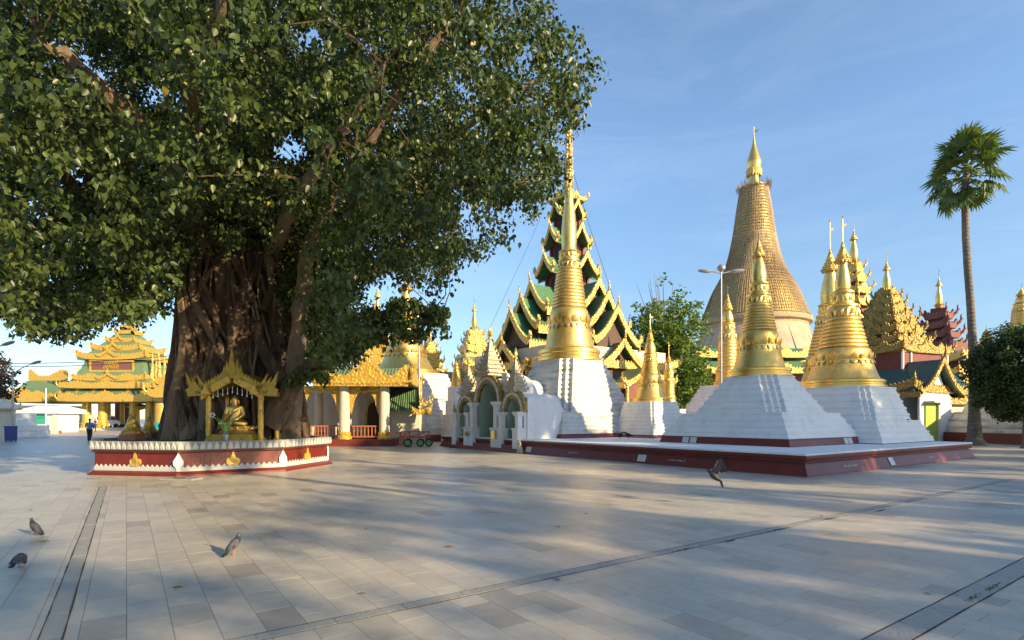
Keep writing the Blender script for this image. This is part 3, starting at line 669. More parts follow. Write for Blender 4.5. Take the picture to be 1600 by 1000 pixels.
def columns(parent, xs, y, z0, z1, r, m, base=None, name='column', cap=None):
    for x in xs:
        k = MB(); k.lathe([(r, z0), (r * .97, z0 + (z1 - z0) * .5), (r * .92, z1)], 16, (x, y)); o = k.part(name, m, parent, True)
        k = MB(); k.lathe([(r * 1.35, z0), (r * 1.35, z0 + r * .5), (r * 1.15, z0 + r * .7), (r * 1.2, z0 + r * 1.2), (r * 1.02, z0 + r * 1.4)], 16, (x, y)); k.part('column_base', base or m, o, True)
        if cap: k = MB(); k.lathe([(r * .95, z1 - r * 1.2), (r * 1.3, z1 - r * .8), (r * 1.1, z1 - r * .4), (r * 1.45, z1)], 16, (x, y)); k.part('capital', cap, o, True)

def top_spire(parent, z0, H, r, c=(0, 0), mats=(None, None), seg=16):
    """small spindle spire that ends a tiered roof"""
    g = mats[0] or GOLDP; m = MB()
    m.lathe([(r, z0), (r * 1.0, z0 + H * .04), (r * .6, z0 + H * .09), (r * .72, z0 + H * .14), (r * .95, z0 + H * .17), (r * .55, z0 + H * .2), (r * .66, z0 + H * .28), (r * .6, z0 + H * .36), (r * .3, z0 + H * .52), (r * .22, z0 + H * .58)], seg, c); m.part('spindle', g, parent, True)
    m = MB(); m.lathe([(r * .30, z0 + H * .565), (r * .62, z0 + H * .575), (r * .60, z0 + H * .60), (r * .42, z0 + H * .615), (r * .42, z0 + H * .64), (r * .24, z0 + H * .66), (r * .12, z0 + H * .72), (r * .05, z0 + H * .78)], seg, c)
    u = m.part('umbrella_crown', mats[1] or GOLDC, parent, True)
    m = MB(); m.tube([(c[0], c[1], z0 + H * .77), (c[0], c[1], z0 + H)], [r * .05, r * .02], 5); m.plate([(0, z0 + H * .88), (r * .5, z0 + H * .9), (r * .6, z0 + H * .93), (0, z0 + H * .91)], (c[0], c[1], 0), (1, 0, 0), (0, -1, 0), .02); m.part('vane', DMETAL, u)

# ------------------------------------------------------------------ far left tiered pavilion
D = 80.0; k = D / F
o = thing('tiered_pavilion', 'golden pavilion with stacked green roofs and golden columns at far left', 'pavilion', (WX(165, D), D + 4.9, 0), 0)
zz = lambda py: WZ(py, 80.0)
mb = MB(); mb.box((0, 3, 0), (17, 12, .35)); mb.part('plinth', CREAM, o)
G = GOLDY
pk = lambda n, h, w: [(-1 + 2 * (i + .5) / n, h, w) for i in range(n)]
columns(o, [-52 * k, -26 * k, 24 * k, 50 * k, 64 * k], -2.2, .35, zz(627), .62, GOLDY, GOLDY)
columns(o, [-62 * k, -38 * k, -12 * k, 12 * k, 38 * k, 62 * k], 3.5, .35, zz(627), .36, GOLDY, MAROON)
for x in (-6.2, 6.2): mb = MB(); mb.box((x, 7.5, .35), (2.6, .3, 4.0)); mb.part('rear_wall', MAROW, o)
mb = MB(); mb.box((0, 0, zz(627)), (13.6, 9, .2)); mb.part('ceiling', WOODD, o)
mb = MB(); mb.lathe([(.05, zz(629)), (1.4, zz(633)), (1.7, zz(634.5)), (1.1, zz(637)), (.2, zz(640))], 20, (2.2, -1.0)); mb.part('hanging_lotus', GOLDY, o, True)
hip_tier(o, zz(628), 74 * k, 5.0, 9 * k, zz(608), 66 * k, 4.2, ROOFG, G, .5, .22, ((-.75, .45, 1.2), (-.35, .4, 1.2), (0, .75, 1.6), (.4, .45, 1.2), (.8, .4, 1.2)), .15, .8)
columns(o, [-50 * k, -24 * k, 30 * k, 54 * k], -3.8, zz(616), zz(606), .5, GOLDY)
mb = MB(); mb.box((0, 0, zz(612)), (11.5, 7, .9)); mb.part('upper_wall', DARK, o)
hip_tier(o, zz(607), 73 * k, 4.9, 7.5 * k, zz(590), 58 * k, 4.0, ROOFG, G, .5, .2, ((-.6, .35, 1.4), (.0, .35, 1.4), (.6, .35, 1.4)), .15, .8)
hip_tier(o, zz(595), 57 * k, 4.3, 7.5 * k, zz(562), 46 * k, 3.2, ROOFG, G, .5, .2, ((-.5, .4, 1.2), (.5, .4, 1.2)), .3, 1.0)
scroll_pediment(o, (0, -4.6, zz(592)), 38 * k, 11 * k, G)
mb = MB(); mb.box((0, -.2, zz(580)), (70 * k, 6.9, 20 * k)); w = mb.part('upper_wall', PURPLE, o)
mb = MB()
for (x, y, a, b) in ((0, 580, 70, 2.5), (0, 564, 70, 2.5)): mb.box((x, -3.72, zz(y)), (a * k, .18, b * k))
for x in (-34, 34): mb.box((x * k, -3.70, zz(580)), (2.5 * k, .2, 18 * k))
mb.part('sign_frame', GOLDY, w)
mb = MB(); q = random.Random(5)
for row in range(3):
    t = -11 * k + row * k
    while t < (11 - row) * k:
        r = .16; pts = [(t + r * cos(6.0 * i / 8 + row), -3.72, zz(573 - row * 3.6) + r * sin(6.0 * i / 8 + row)) for i in range(9)]; mb.tube(pts, .05, 4); t += q.uniform(.35, .5)
mb.part('sign_lettering', GOLDY, w)
hip_tier(o, zz(561), 54 * k, 3.9, 8.5 * k, zz(544), 34 * k, 3.0, ROOFG, G, .5, .2, (), .6, 1.1)
scroll_pediment(o, (-.3, -4.2, zz(556)), 38 * k, 12 * k, G)
hip_tier(o, zz(546), 38 * k, 3.0, 8 * k, zz(530), 24 * k, 2.1, ROOFG, G, .5, .2, (), .5, 1.0)
scroll_pediment(o, (-.2, -3.3, zz(543)), 30 * k, 11 * k, G)
hip_tier(o, zz(531), 22 * k, 2.1, 6 * k, zz(517), 15 * k, 1.4, ROOFG, G, .45, .2, (), .4, .9)
scroll_pediment(o, (-.1, -2.4, zz(528)), 22 * k, 10 * k, G)
hip_tier(o, zz(516), 14 * k, 1.3, 5 * k, zz(506), 7 * k, .6, ROOFG, G, .4, .2, (), .4, 1.0)
hip_tier(o, zz(507), 8 * k, .8, 4 * k, zz(500), 3 * k, .3, ROOFG, G, .4, .2, (), .3, .8)
top_spire(o, zz(502), 6.0, .55)
for x, py in ((-58, 575), (60, 555), (66, 565), (70, 552)):
    mb = MB(); mb.lathe([(.3, zz(600)), (.32, zz(585)), (.16, zz(py + 8)), (.22, zz(py + 7)), (.03, zz(py - 6))], 10, (x * k, -3)); mb.part('pinnacle', GOLDC, o, True)
# left wing hall
D = 86.0; k = D / F
o = thing('long_hall', 'long hall with pale green roof and golden trim left of the tiered pavilion', 'hall', (WX(55, D), D, 0), 0)
mb = MB(); mb.box((0, 3, 0), (66 * k, 6, zz(632))); mb.part('wall', CREAM, o)
hip_tier(o, WZ(629, D), 40 * k, 5, 9 * k, WZ(593, D), 31 * k, .8, ROOFG, GOLDY, .5, .2, ((-.6, .8, 1.6), (-.1, 1.3, 2.4), (.5, .8, 1.6)), .3, 1.0, c=(0, 3))
mb = MB(); lo, hi = crest_profile(62 * k, .7, .5, .25, ((-.9, .9, 1.2), (.7, 1.0, 2.0)), .2); mb.sheet(lo, hi, (0, 2.3, WZ(594, D)), (1, 0, 0), (0, -1, 0), .25); mb.part('ridge_crest', GOLDY, o)
# right wing hall
D = 74.0; k = D / F
o = thing('side_hall', 'narrow golden eaved hall between the tiered pavilion and the fig trunk', 'hall', (WX(262, D), D, 0), 0)
mb = MB(); mb.box((0, 4, 0), (40 * k, 6, WZ(628, D))); mb.part('wall', DARK, o)
columns(o, [-8 * k, 8 * k], 0, 0, WZ(630, D), .9, GOLDY, GREENP)
hip_tier(o, WZ(622, D), 24 * k, 4, 10 * k, WZ(600, D), 18 * k, 2.4, ROOFG, GOLDY, .45, .25, ((0, 1.0, 1.4),), .5, 1.2, c=(0, 3))
hip_tier(o, WZ(602, D), 20 * k, 3, 8 * k, WZ(586, D), 10 * k, 1, ROOFG, GOLDY, .45, .25, ((0, .9, 1.4),), .5, 1.2, c=(0, 3))
for x in (-20, -12): mb = MB(); mb.lathe([(.35, WZ(600, D)), (.3, WZ(585, D)), (.12, WZ(575, D)), (.2, WZ(574, D)), (.02, WZ(555, D))], 10, (x * k, 1)); mb.part('pinnacle', GOLDC, o, True)
# guard booth with green shutter
D = 70.0; k = D / F
o = thing('booth', 'low white booth with green shutter before the long hall', 'booth', (WX(62, D), D, 0), 0)
mb = MB(); mb.box((0, 2, 0), (46 * k, 4, WZ(645, D))); mb.part('wall', WHITE, o)
mb = MB(); mb.loft([[(-28 * k, -.6, WZ(646, D)), (30 * k, -.6, WZ(646, D)), (30 * k, 4.6, WZ(646, D)), (-28 * k, 4.6, WZ(646, D))], [(-28 * k, -.6, WZ(640, D)), (30 * k, -.6, WZ(640, D)), (30 * k, 4.6, WZ(640, D)), (-28 * k, 4.6, WZ(640, D))], [(-20 * k, 1.4, WZ(634, D)), (20 * k, 1.4, WZ(634, D)), (20 * k, 2.6, WZ(634, D)), (-20 * k, 2.6, WZ(634, D))]]); mb.part('roof', WHITE, o)
mb = MB(); mb.box((-3 * k, -.03, .9), (28 * k, .1, WZ(647, D) - .9)); mb.part('shutter', GREENP, o)
mb = MB(); mb.box((-20 * k, -.03, .05), (5 * k, .1, 2.0)); mb.part('doorway', DARK, o)
rl = thing('balustrade', 'short white balustrade on a red kerb before the booth', 'balustrade', (WX(78, 64), 64, 0), 0)
mb = MB(); mb.box((0, 0, 0), (2.6, .3, .35)); mb.part('kerb', TERRA, rl)
for i in range(8): mb = MB(); mb.lathe([(.06, .35), (.11, .55), (.06, .85), (.1, .95)], 8, (-1.2 + i * .34, 0)); mb.part('baluster', WHITE, rl, True)
mb = MB(); mb.box((0, 0, .951), (2.7, .22, .1)); mb.part('handrail', WHITE, rl)
o = thing('flag_pole', 'thin white pole before the green shutter', 'pole', (WX(72, 60), 60, 0)); mb = MB(); mb.lathe([(.16, 0), (.16, .1), (.09, .12), (.07, 2.6), (.05, 5.0), (.02, 5.05)], 8); mb.part('shaft', WHITE, o, True)
o = thing('gate_post', 'square grey post right of the white balustrade', 'post', (WX(85, 62), 62, 0)); mb = MB(); mb.box((0, 0, 0), (.5, .5, 1.8)); mb.box((0, 0, 1.8), (.62, .62, .12)); mb.box((0, 0, 1.92), (.4, .4, .2), top=.4); mb.part('shaft', CREAM, o)
# marble faced wall, arch and bin at left edge
o = thing('marble_wall', 'stepped white marble wall at the left edge', 'wall', (WX(28, 50), 50, 0), R(8))
for i, (w, h, dd) in enumerate(((4.2, 1.1, 1.6), (3.3, 2.3, 1.2))):
    for a in range(int(w / .6)):
        for b in range(int(h / .55)):
            mb = MB(); mb.box((-w / 2 + .3 + a * .6 - (.4 if i else 0), (.25 if i else 0), .01 + b * .55), (.585, dd, .535)); mb.part('wall_block', MARBLE, o)
o = thing('arched_shrine', 'cream arched shrine cut off by the left edge', 'shrine', (WX(-38, 41), 41, 0), R(-14))
mb = MB(); pts = [(-1.5, 0), (1.15, 0), (1.15, 2.35), (-1.5, 2.35)]; mb.plate(pts, (0, .3, 0), (1, 0, 0), (0, -1, 0), 1.6); mb.part('wall', CREAM, o)
mb = MB()
ar = [(0.0 + .95 * cos(t), 1.05 + .95 * sin(t)) for t in [pi * i / 14 for i in range(15)]]; inn = [(0.0 + .72 * cos(t), 1.05 + .72 * sin(t)) for t in [pi * i / 14 for i in range(15)]]
mb.plate([(.95, 0)] + ar + [(-.95, 0), (-.72, 0)] + inn[::-1] + [(.72, 0)], (0, .22, 0), (1, 0, 0), (0, -1, 0), .15); mb.part('arch_moulding', WHITE, o)
mb = MB(); mb.plate([(.715, 0)] + [(x * .99, z) for x, z in inn] + [(-.715, 0)], (0, .27, 0), (1, 0, 0), (0, -1, 0), .06); mb.part('niche', DARK, o)
mb = MB(); mb.loft([[(-1.7, 0.1, 2.352), (1.4, .1, 2.352), (1.4, 2.1, 2.352), (-1.7, 2.1, 2.352)], [(-1.75, .05, 2.5), (1.5, .05, 2.5), (1.5, 2.2, 2.5), (-1.75, 2.2, 2.5)], [(-1, .6, 3.2), (.7, .6, 3.2), (.7, 1.6, 3.2), (-1, 1.6, 3.2)]]); mb.part('cornice', CREAM, o)
o = thing('litter_bin', 'navy blue bin by the marble wall at left edge', 'bin', (WX(17, 40), 40, 0), R(5))
mb = MB(); mb.box((0, 0, .1), (.52, .45, .98), top=1.04); mb.part('bin_body', BLUEP, o); mb = MB(); mb.box((0, 0, 1.082), (.6, .52, .07)); mb.part('lid', BLUEP, o)
[MB().box((x, y, 0), (.06, .06, .12)).part('foot', DMETAL, o) for x in (-.2, .2) for y in (-.16, .16)]

def lamp_post(px, D, ztop, arm, label, px_arm=1, double=False):
    o = thing('lamp_post', label, 'lamp post', (WX(px, D), D, 0)); m = MB()
    m.lathe([(.11, 0), (.11, .5), (.06, .55), (.04, ztop)], 10); m.part('pole', METAL, o, True)
    for sg in ((-1, 1) if double else (px_arm,)):
        m = MB(); m.tube([(0, 0, ztop - .1), (sg * arm * .5, 0, ztop + arm * .28), (sg * arm, 0, ztop + arm * .5)] if not double else [(0, 0, ztop - .12), (sg * arm, 0, ztop)], .035, 6); a = m.part('arm', METAL, o)
        m = MB(); e = Vector((sg * arm, 0, ztop + (arm * .5 if not double else 0)))
        m.loft([[(e.x + sg * t * .75, e.y + .15 * q * cos(w), e.z + sg * 0 + t * (.22 if not double else .05) + .10 * q * sin(w)) for w in [2 * pi * i / 10 for i in range(10)]] for t, q in ((-.05, .3), (.1, .8), (.4, 1.1), (.8, 1.0), (1.0, .5))]); h = m.part('lamp_head', METAL, a, True)
    return o
lamp_post(20, 42, WZ(583, 42), 1.4, 'street lamp with angled head above the blue bin')
lamp_post(-22, 34, WZ(552, 34), 1.0, 'street lamp whose head pokes in at the left edge')
lp = lamp_post(1127, 31, WZ(424, 31), .55, 'tall lamp post with twin heads left of the great stupa', double=True)
m = MB(); m.lathe([(.05, WZ(425, 31)), (.22, WZ(421, 31)), (.24, WZ(417, 31)), (.08, WZ(413, 31))], 12); m.part('camera_dome', METAL, lp, True)
o = thing('electric_cable', 'pair of sagging black cables behind the tiered pavilion', 'cable')
for (y0, y1) in ((571, 568), (566, 562)):
    mb = MB(); pts = []
    for i in range(25):
        t = i / 24; x = -60 + 360 * t; py = y0 + (y1 - y0) * t - 10 * t * t + 18 * t * (1 - t); pts.append((WX(x, 60), 60, WZ(py, 60)))
    mb.tube(pts, .04, 4); mb.part('wire', DMETAL, o)

# ------------------------------------------------------------------ middle pavilion behind the fig tree
D = 34.5; k = D / F; zz = lambda py: WZ(py, D)
o = thing('column_pavilion', 'golden eaved pavilion with cream columns right of the fig tree', 'pavilion', (WX(540, D), D, 0), R(3))
X = lambda px: (px - 540) * k
mb = MB(); mb.box((X(545), 3.2, 0), (150 * k, 8.4, .22)); mb.box((X(545), 3.25, .22), (147 * k, 8.3, .20)); mb.part('plinth', MAROON, o)
columns(o, [X(400), X(468), X(541), X(602)], -.45, .42, zz(604), .33, CREAM, GOLDY)
columns(o, [X(420), X(489), X(548)], 1.4, .42, zz(606), .28, CREAM, GOLDY)
mb = MB(); mb.box((X(510), 3.4, .42), (200 * k, .25, 3.4)); mb.part('rear_wall', CREAM, o)
def arch_poly(w, h, n=12): return [(-w, 0), (w, 0)] + [(w * cos(pi * i / n) * (1 if i < n else 1), h * .62 + h * .38 * sin(pi * i / n) ** .8) for i in range(n + 1)]
mb = MB(); mb.plate(arch_poly(.62, 2.6), (X(568), 3.26, .42), (1, 0, 0), (0, -1, 0), .06); mb.part('door_surround', GOLDC, o)
mb = MB(); mb.plate(arch_poly(.45, 2.4), (X(568), 3.19, .42), (1, 0, 0), (0, -1, 0), .05); mb.part('doorway', WOODD, o)
for (a, b, y) in ((555, 588, -.40), (482, 527, .1), (420, 456, -.4)):
    n = int((b - a) / 5); rl = MB(); rl.box(((X(a) + X(b)) / 2, y, zz(667)), ((b - a + 6) * k, .08, .09)); rl.box(((X(a) + X(b)) / 2, y, .52), ((b - a + 6) * k, .08, .08)); rail = rl.part('railing', TERRA, o)
    for i in range(n + 1): m = MB(); m.lathe([(.05, .60), (.035, .75), (.05, .9), (.03, zz(667.2))], 6, (X(a) + (X(b) - X(a)) * i / n, y)); m.part('baluster', TERRA, rail, True)
for (a, b) in ((468, 541), (541, 602), (400, 468)):            # carved spandrels hanging between the columns
    for sg, x0 in ((1, X(a) + .34), (-1, X(b) - .34)):
        pts = [(0, 0), (0, -1.55), (.05, -1.75), (.12, -1.5), (.20, -1.15), (.26, -.85), (.42, -.55), (.70, -.34), (.95, -.22), (1.0, 0)]
        m = MB(); m.plate([(sg * x, z) for x, z in pts], (x0, -.42, zz(604)), (1, 0, 0), (0, -1, 0), .12); m.part('spandrel', GOLDY, o)
    m = MB(); m.plate([(-.3, 0), (-.22, -.3), (0, -.5), (.22, -.3), (.3, 0)], ((X(a) + X(b)) / 2, -.42, zz(604)), (1, 0, 0), (0, -1, 0), .1); m.part('spandrel', GOLDY, o)
lo, hi = crest_profile(124 * k, .62, .22, .12, ((-.1, 1.15, 1.2), (.42, .1, .3), (.9, .85, .75), (-.6, .8, 1.0)), .1)
mb = MB(); mb.box((X(573), 1.4, zz(603)), (142 * k, 5.0, .12)); mb.part('ceiling', WOODD, o)
E = hip_tier(o, zz(602), 72 * k, 2.6, .52, zz(574), 56 * k, 1.0, ROOFG, GOLDY, .22, .10, ((-.75, .5, .9), (.12, .85, 1.2), (.92, .6, .7)), .10, .9, c=(X(570), 1.5))
mb = MB(); nb = 60
for i in range(nb): mb.box((X(499) + 142 * k * (i + .5) / nb, -1.24, zz(602) - .13), (.09, .1, .16), top=.5)
tag(mb.part('fringe', GOLDY, E), kind='stuff')
# lower right roof of it
rf = thing('lean_to_hall', 'small white hall with green tiled roof at the pavilion end', 'hall', (WX(632, 36), 36, 0), R(3)); k = 36 / F
mb = MB(); mb.box((0, 2.4, 0), (44 * k, 4.4, WZ(640, 36))); mb.part('wall', CREAM, rf)
zr0, zr1 = WZ(644, 36), WZ(602, 36); x0, x1 = -26 * k, 16 * k
mb = MB(); mb.loft([[(x0, -.8, zr0), (x1 + .45, -.8, zr0), (x1, 1.6, zr1), (x0, 1.6, zr1)], [(x0, -.75, zr0 + .12), (x1 + .45, -.75, zr0 + .12), (x1, 1.6, zr1 + .12), (x0, 1.6, zr1 + .12)]]); rr_ = mb.part('roof', ROOFG, rf)
for i in range(15):
    t = i / 14; a = x0 + .06 + (x1 + .35 - x0) * t; b = x0 + .06 + (x1 - .06 - x0) * t
    mb = MB(); mb.tube([(a, -.8, zr0 + .13), (b, 1.6, zr1 + .13)], .045, 6); mb.part('roof_rib', ROOFG, rr_)
up, dn = [], []
for i in range(25): t = i / 24; up.append((2.5 * t, (zr1 - zr0) * (1 - t) ** 1.05 + .35 + (.20 if i % 2 else 0) + (.5 * max(0, t - .8) / .2))); dn.append((2.5 * t, (zr1 - zr0) * (1 - t) ** 1.05 - .05))
mb = MB(); mb.sheet(dn, up, (x1 + .3, 1.6, zr0), (.1, -.995, 0), (1, .1, 0), .14); mb.part('bargeboard', GOLDC, rr_)
mb = MB(); mb.plate([(0, 0), (1.2, 0), (1.35, .75), (1.1, .5), (.5, .3), (0, .55)], (x1 - .1, -.85, zr0 - .18), (1, 0, 0), (0, -1, 0), .12); mb.part('corner_board', GOLDY, rr_)
for j in range(6): mb = MB(); flame(mb, (x1 + .35 + .14 * j, -.88, zr0 + .25 + .05 * j), (.6, 0, 0), .55 + .05 * j, .05); mb.part('corner_flame', GOLDC, rr_)
o = thing('thin_pole', 'thin grey pole rising behind the small white hall', 'pole', (WX(655, 38), 38, 0)); mb = MB(); mb.lathe([(.10, 0), (.08, 3), (.06, WZ(530, 38))], 8); mb.part('shaft', METAL, o, True)
# tiered golden roof behind the pavilion
D = 55; k = D / F; zz = lambda py: WZ(py, D)
o = thing('tiered_tower', 'stacked golden tower roof rising behind the cream column pavilion', 'tower', (WX(590, D), D, 0), R(6))
mb = MB(); mb.box((0, 0, 0), (3.6, 3.6, zz(575))); mb.part('wall', MAROW, o)
for (py, h, t) in ((588, 34, 572), (572, 27, 558), (558, 21, 545), (545, 15, 533), (533, 10, 522)):
    hip_tier(o, zz(py), h * k, h * k, .55, zz(t), h * k * .62, h * k * .62, GOLDC, GOLDY, .3, .18, ((0, .55, .6),), .25, .9)
    mb = MB(); mb.box((0, 0, zz(t + 4)), (h * k * 1.1, h * k * 1.1, .55)); mb.part('upper_wall', MAROW, o)
top_spire(o, zz(523), 6.5, .5)
o = thing('tiered_tower', 'stacked golden tower roof right of the dull golden stupa', 'tower', (WX(672, 60), 60, 0), R(20)); k = 60 / F; zz = lambda py: WZ(py, 60)
mb = MB(); mb.box((0, 0, 0), (2.2, 2.2, zz(580))); mb.part('wall', MAROW, o)
for (py, h, t) in ((590, 19, 576), (575, 15, 562), (562, 11, 550), (550, 7, 541)):
    hip_tier(o, zz(py), h * k, h * k, .6, zz(t), h * k * .6, h * k * .6, GOLDC, GOLDY, .3, .2, ((0, .5, .5),), .3, .9)
top_spire(o, zz(543), 3.4, .35)
# tower with green tiers and olive roof hall
D = 62; k = D / F; zz = lambda py: WZ(py, D)
o = thing('tiered_tower', 'tower of pale green and golden tiers above the arched gate', 'tower', (WX(741, D), D, 0), R(25))
mb = MB(); mb.box((0, 0, 0), (3.4, 3.4, zz(560))); mb.part('wall', ROOFG, o)
for (py, h, t) in ((578, 24, 566), (566, 21, 552), (552, 17, 540), (540, 13, 529), (530, 9.5, 521)):
    hip_tier(o, zz(py), h * k, h * k, .5, zz(t), h * k * .8, h * k * .8, ROOFG, GOLDC, .3, .2, ((0, .5, .5), (-.6, .3, .4), (.6, .3, .4)), .2, .8)
    mb = MB(); mb.box((0, 0, zz(t + 5)), (h * k * 1.25, h * k * 1.25, 1.0)); mb.part('upper_wall', ROOFG, o)
top_spire(o, zz(523), 4.6, .5)
o = thing('low_hall', 'low hall with olive brown roof between the dull stupa and the gate', 'hall', (WX(725, 56), 56, 0), 0); k = 56 / F
mb = MB(); mb.box((0, 3, 0), (130 * k, 5, WZ(603, 56))); mb.part('wall', WHITEW, o)
hip_tier(o, WZ(603, 56), 68 * k, 4, .45, WZ(578, 56), 60 * k, .6, BROWNR, GOLDD, .6, .35, ((-.6, .5, .6), (0, .5, .6), (.6, .5, .6)), .2, .5, c=(0, 3))

# ------------------------------------------------------------------ gate with three arches on the platform edge
gate = thing('arched_gate', 'white gate of three arches with pale green vaults and spires', 'gate', pl(0, 17.1, 0), GA)
# local x runs into the platform, local y along its edge (plus y = away to the left)
def arch(cy, w, zs, depth, x0, zb, big):
    n = 14; rise = w * 1.12
    cur = lambda r: [(cy + r * cos(pi * i / n), zs + rise * (r / w) * sin(pi * i / n)) for i in range(n + 1)]
    Nn, A = (-1, 0, 0), (0, 1, 0)
    inn, out = cur(w), cur(w + .30)
    mid = cur(w + .16)
    m = MB()                                            # barrel vault: inner and outer skins
    ins = [(cy + w, zb)] + inn + [(cy - w, zb)]; ous = [(cy + w + .24, zb)] + cur(w + .24) + [(cy - w - .24, zb)]
    m.loft([[(x0 + .02, y, z) for y, z in ins], [(x0 + depth, y, z) for y, z in ins]], False, False, False); v = m.part('vault', MINT, gate, True)
    m = MB(); m.loft([[(x0 + .03, y, z) for y, z in ous], [(x0 + depth + .1, y, z) for y, z in ous]], False, True, False); m.part('vault_shell', WHITE, gate, True)
    m = MB(); m.plate([(y, z) for y, z in ins], (x0 + depth - .02, 0, 0), A, Nn, .05); m.part('rear_wall', MINT, gate)
    m = MB(); m.plate(mid + inn[::-1], (x0 - .05, 0, 0), A, Nn, .16); m.part('arch_ring', GOLDD, gate)
    m = MB(); m.plate(out + cur(w + .165)[::-1], (x0 - .11, 0, 0), A, Nn, .18); m.part('arch_ring', WHITEW, gate)
    m = MB(); m.plate(cur(w + .44) + cur(w + .305)[::-1], (x0 - .07, 0, 0), A, Nn, .2); m.part('arch_ring', GOLDD, gate)
    return zs + rise + rise * .30 / w
def spire(cy, z, h, w, x):
    m = MB(); n = 9
    for i in range(n):
        t = i / n; a = w * (1 - t) ** 1.1; q = h / n
        m.box((x, cy, z + i * q), (a * .9, a, q * .62), top=.92); m.box((x, cy, z + i * q + q * .62), (a * 1.02, a * 1.14, q * .30), top=.9)
        for sx in (-1, 1):
            for sy in (-1, 1): m.box((x + sx * a * .46, cy + sy * a * .52, z + i * q + q * .7), (a * .12, a * .12, q * .8), top=.2)
    s_ = m.part('spire', CREAMC, gate)
    m = MB(); m.lathe([(w * .12, z + h * .96), (w * .07, z + h * 1.05), (w * .13, z + h * 1.07), (w * .02, z + h * 1.3)], 8, (x, cy)); m.part('spire_tip', GOLDC, s_, True)
CREAMC = mat('cream_stucco_carved', (0.52, 0.42, 0.26), (0.74, 0.66, 0.50), 0.75, 0, 7, 0.5, 20, stain=(0.36, 0.24, 0.10), stain_amt=.7, stain_scale=5, stain_stretch=(1, 1, 1), carve=.7, carve_scale=12)
mb = MB(); mb.box((.9, 0, 0), (2.7, 7.0, .18)); mb.box((1.0, 0, .18), (2.5, 6.8, .18)); mb.part('steps', MAROON, gate)
def pier(cy, zt, w=.46, x=-.05):
    m = MB(); m.box((x, cy, .0), (.46, w * 1.35, 1.12)); m.box((x, cy, 1.12), (.54, w * 1.6, .09)); m.box((x, cy, 1.21), (.28, w * .72, zt - 1.21 - .2)); m.box((x, cy, zt - .2), (.38, w * 1.0, .09)); m.box((x, cy, zt - .11), (.48, w * 1.3, .13)); p = m.part('pier', WHITE, gate)
    return p
za = arch(0.05, .95, 2.55, 3.0, .15, .36, True)
zb = arch(-2.35, .62, 2.0, 2.4, .15, .36, False); zc = arch(2.35, .62, 2.0, 2.4, .15, .36, False)
for cy, zt in ((-1.15, 2.55), (1.25, 2.55), (-1.62, 2.0), (1.72, 2.0), (-3.1, 2.0), (3.1, 2.0)): pier(cy, zt, .40 if zt > 2.2 else .34)
spire(.05, za + .05, 2.1, 1.25, .3); spire(-2.35, zb, 1.75, .92, .3); spire(2.35, zc, 1.75, .92, .3)
def wing(cy, sg, z1, r):                                  # rounded scroll walls closing the ends
    pts = [(0, .36)] + [(.55 + (r + .65) * max(0, cos(t)) ** .8, .36 + (z1 - .36) * (.5 + .5 * sin(t))) for t in [-pi / 2 + pi * i / 20 for i in range(21)]] + [(0, z1)]
    m = MB(); m.plate(pts, (.35, cy, 0), (1, 0, 0), (0, sg, 0), .5); m.part('scroll_wall', WHITE, gate)
wing(-3.3, -1, 2.75, 1.35); wing(3.3, 1, 2.6, 1.2); wing(-1.5, -1, 4.05, 1.0)
mb = MB(); mb.box((-.40, -1.30, .62), (.04, .34, .42)); mb.part('gold_panel', GOLDP, gate)
mb = MB(); mb.box((-.40, 1.42, .72), (.04, .26, .26)); mb.part('dark_panel', GOLDD, gate)
mb = MB(); flame(mb, (-.2, 3.05, 2.05), (-.2, .2, 0), .5, .10); mb.part('corner_flame', GOLDC, gate)
mb = MB(); mb.box((1.6, .1, .36), (.9, 1.5, .5)); mb.box((1.6, .1, .86), (1.0, 1.6, .08)); mb.part('altar', CREAM, gate)
mb = MB(); mb.box((1.4, -2.35, .36), (.7, 1.0, .5)); mb.box((1.4, -2.35, .86), (.8, 1.1, .07)); mb.part('altar', CREAM, gate)
st = thing('guardian_lion', 'pale seated guardian figure inside the middle arch', 'statue', pl(1.55, 17.15, .945), GA)
mb = MB(); mb.loft([[(x + r * .8 * cos(a), y + r * sin(a), z) for a in [2 * pi * i / 12 for i in range(12)]] for x, y, z, r in ((0, 0, 0, .42), (0, 0, .12, .45), (.02, 0, .35, .34), (0, 0, .6, .24), (-.03, 0, .78, .2), (-.08, 0, .9, .12), (-.12, 0, 1.0, .17), (-.12, 0, 1.14, .19), (-.09, 0, 1.28, .12), (-.08, 0, 1.42, .03))]); mb.part('body', CREAMC, st, True)
mb = MB(); flame(mb, (.2, .3, .2), (.2, .7, 0), .8, .12); mb.part('tail', GOLDC, st)
st = thing('stone_lion', 'small cream lion figure at the right arch step', 'statue', pl(-.30, 13.55, .0), GA)
mb = MB(); mb.loft([[(x + r * .8 * cos(a), y + r * sin(a), z) for a in [2 * pi * i / 10 for i in range(10)]] for x, y, z, r in ((0, 0, 0, .2), (0, 0, .1, .2), (0, 0, .3, .13), (-.02, 0, .42, .1), (-.06, 0, .5, .13), (-.06, 0, .6, .1), (-.05, 0, .66, .02))]); mb.part('body', CREAMC, st, True)
[MB().tube([(-.12, s * .09, 0), (-.1, s * .08, .18), (-.04, s * .06, .32)], [.05, .04, .04], 6).part('front_leg', CREAMC, st) for s in (-1, 1)]

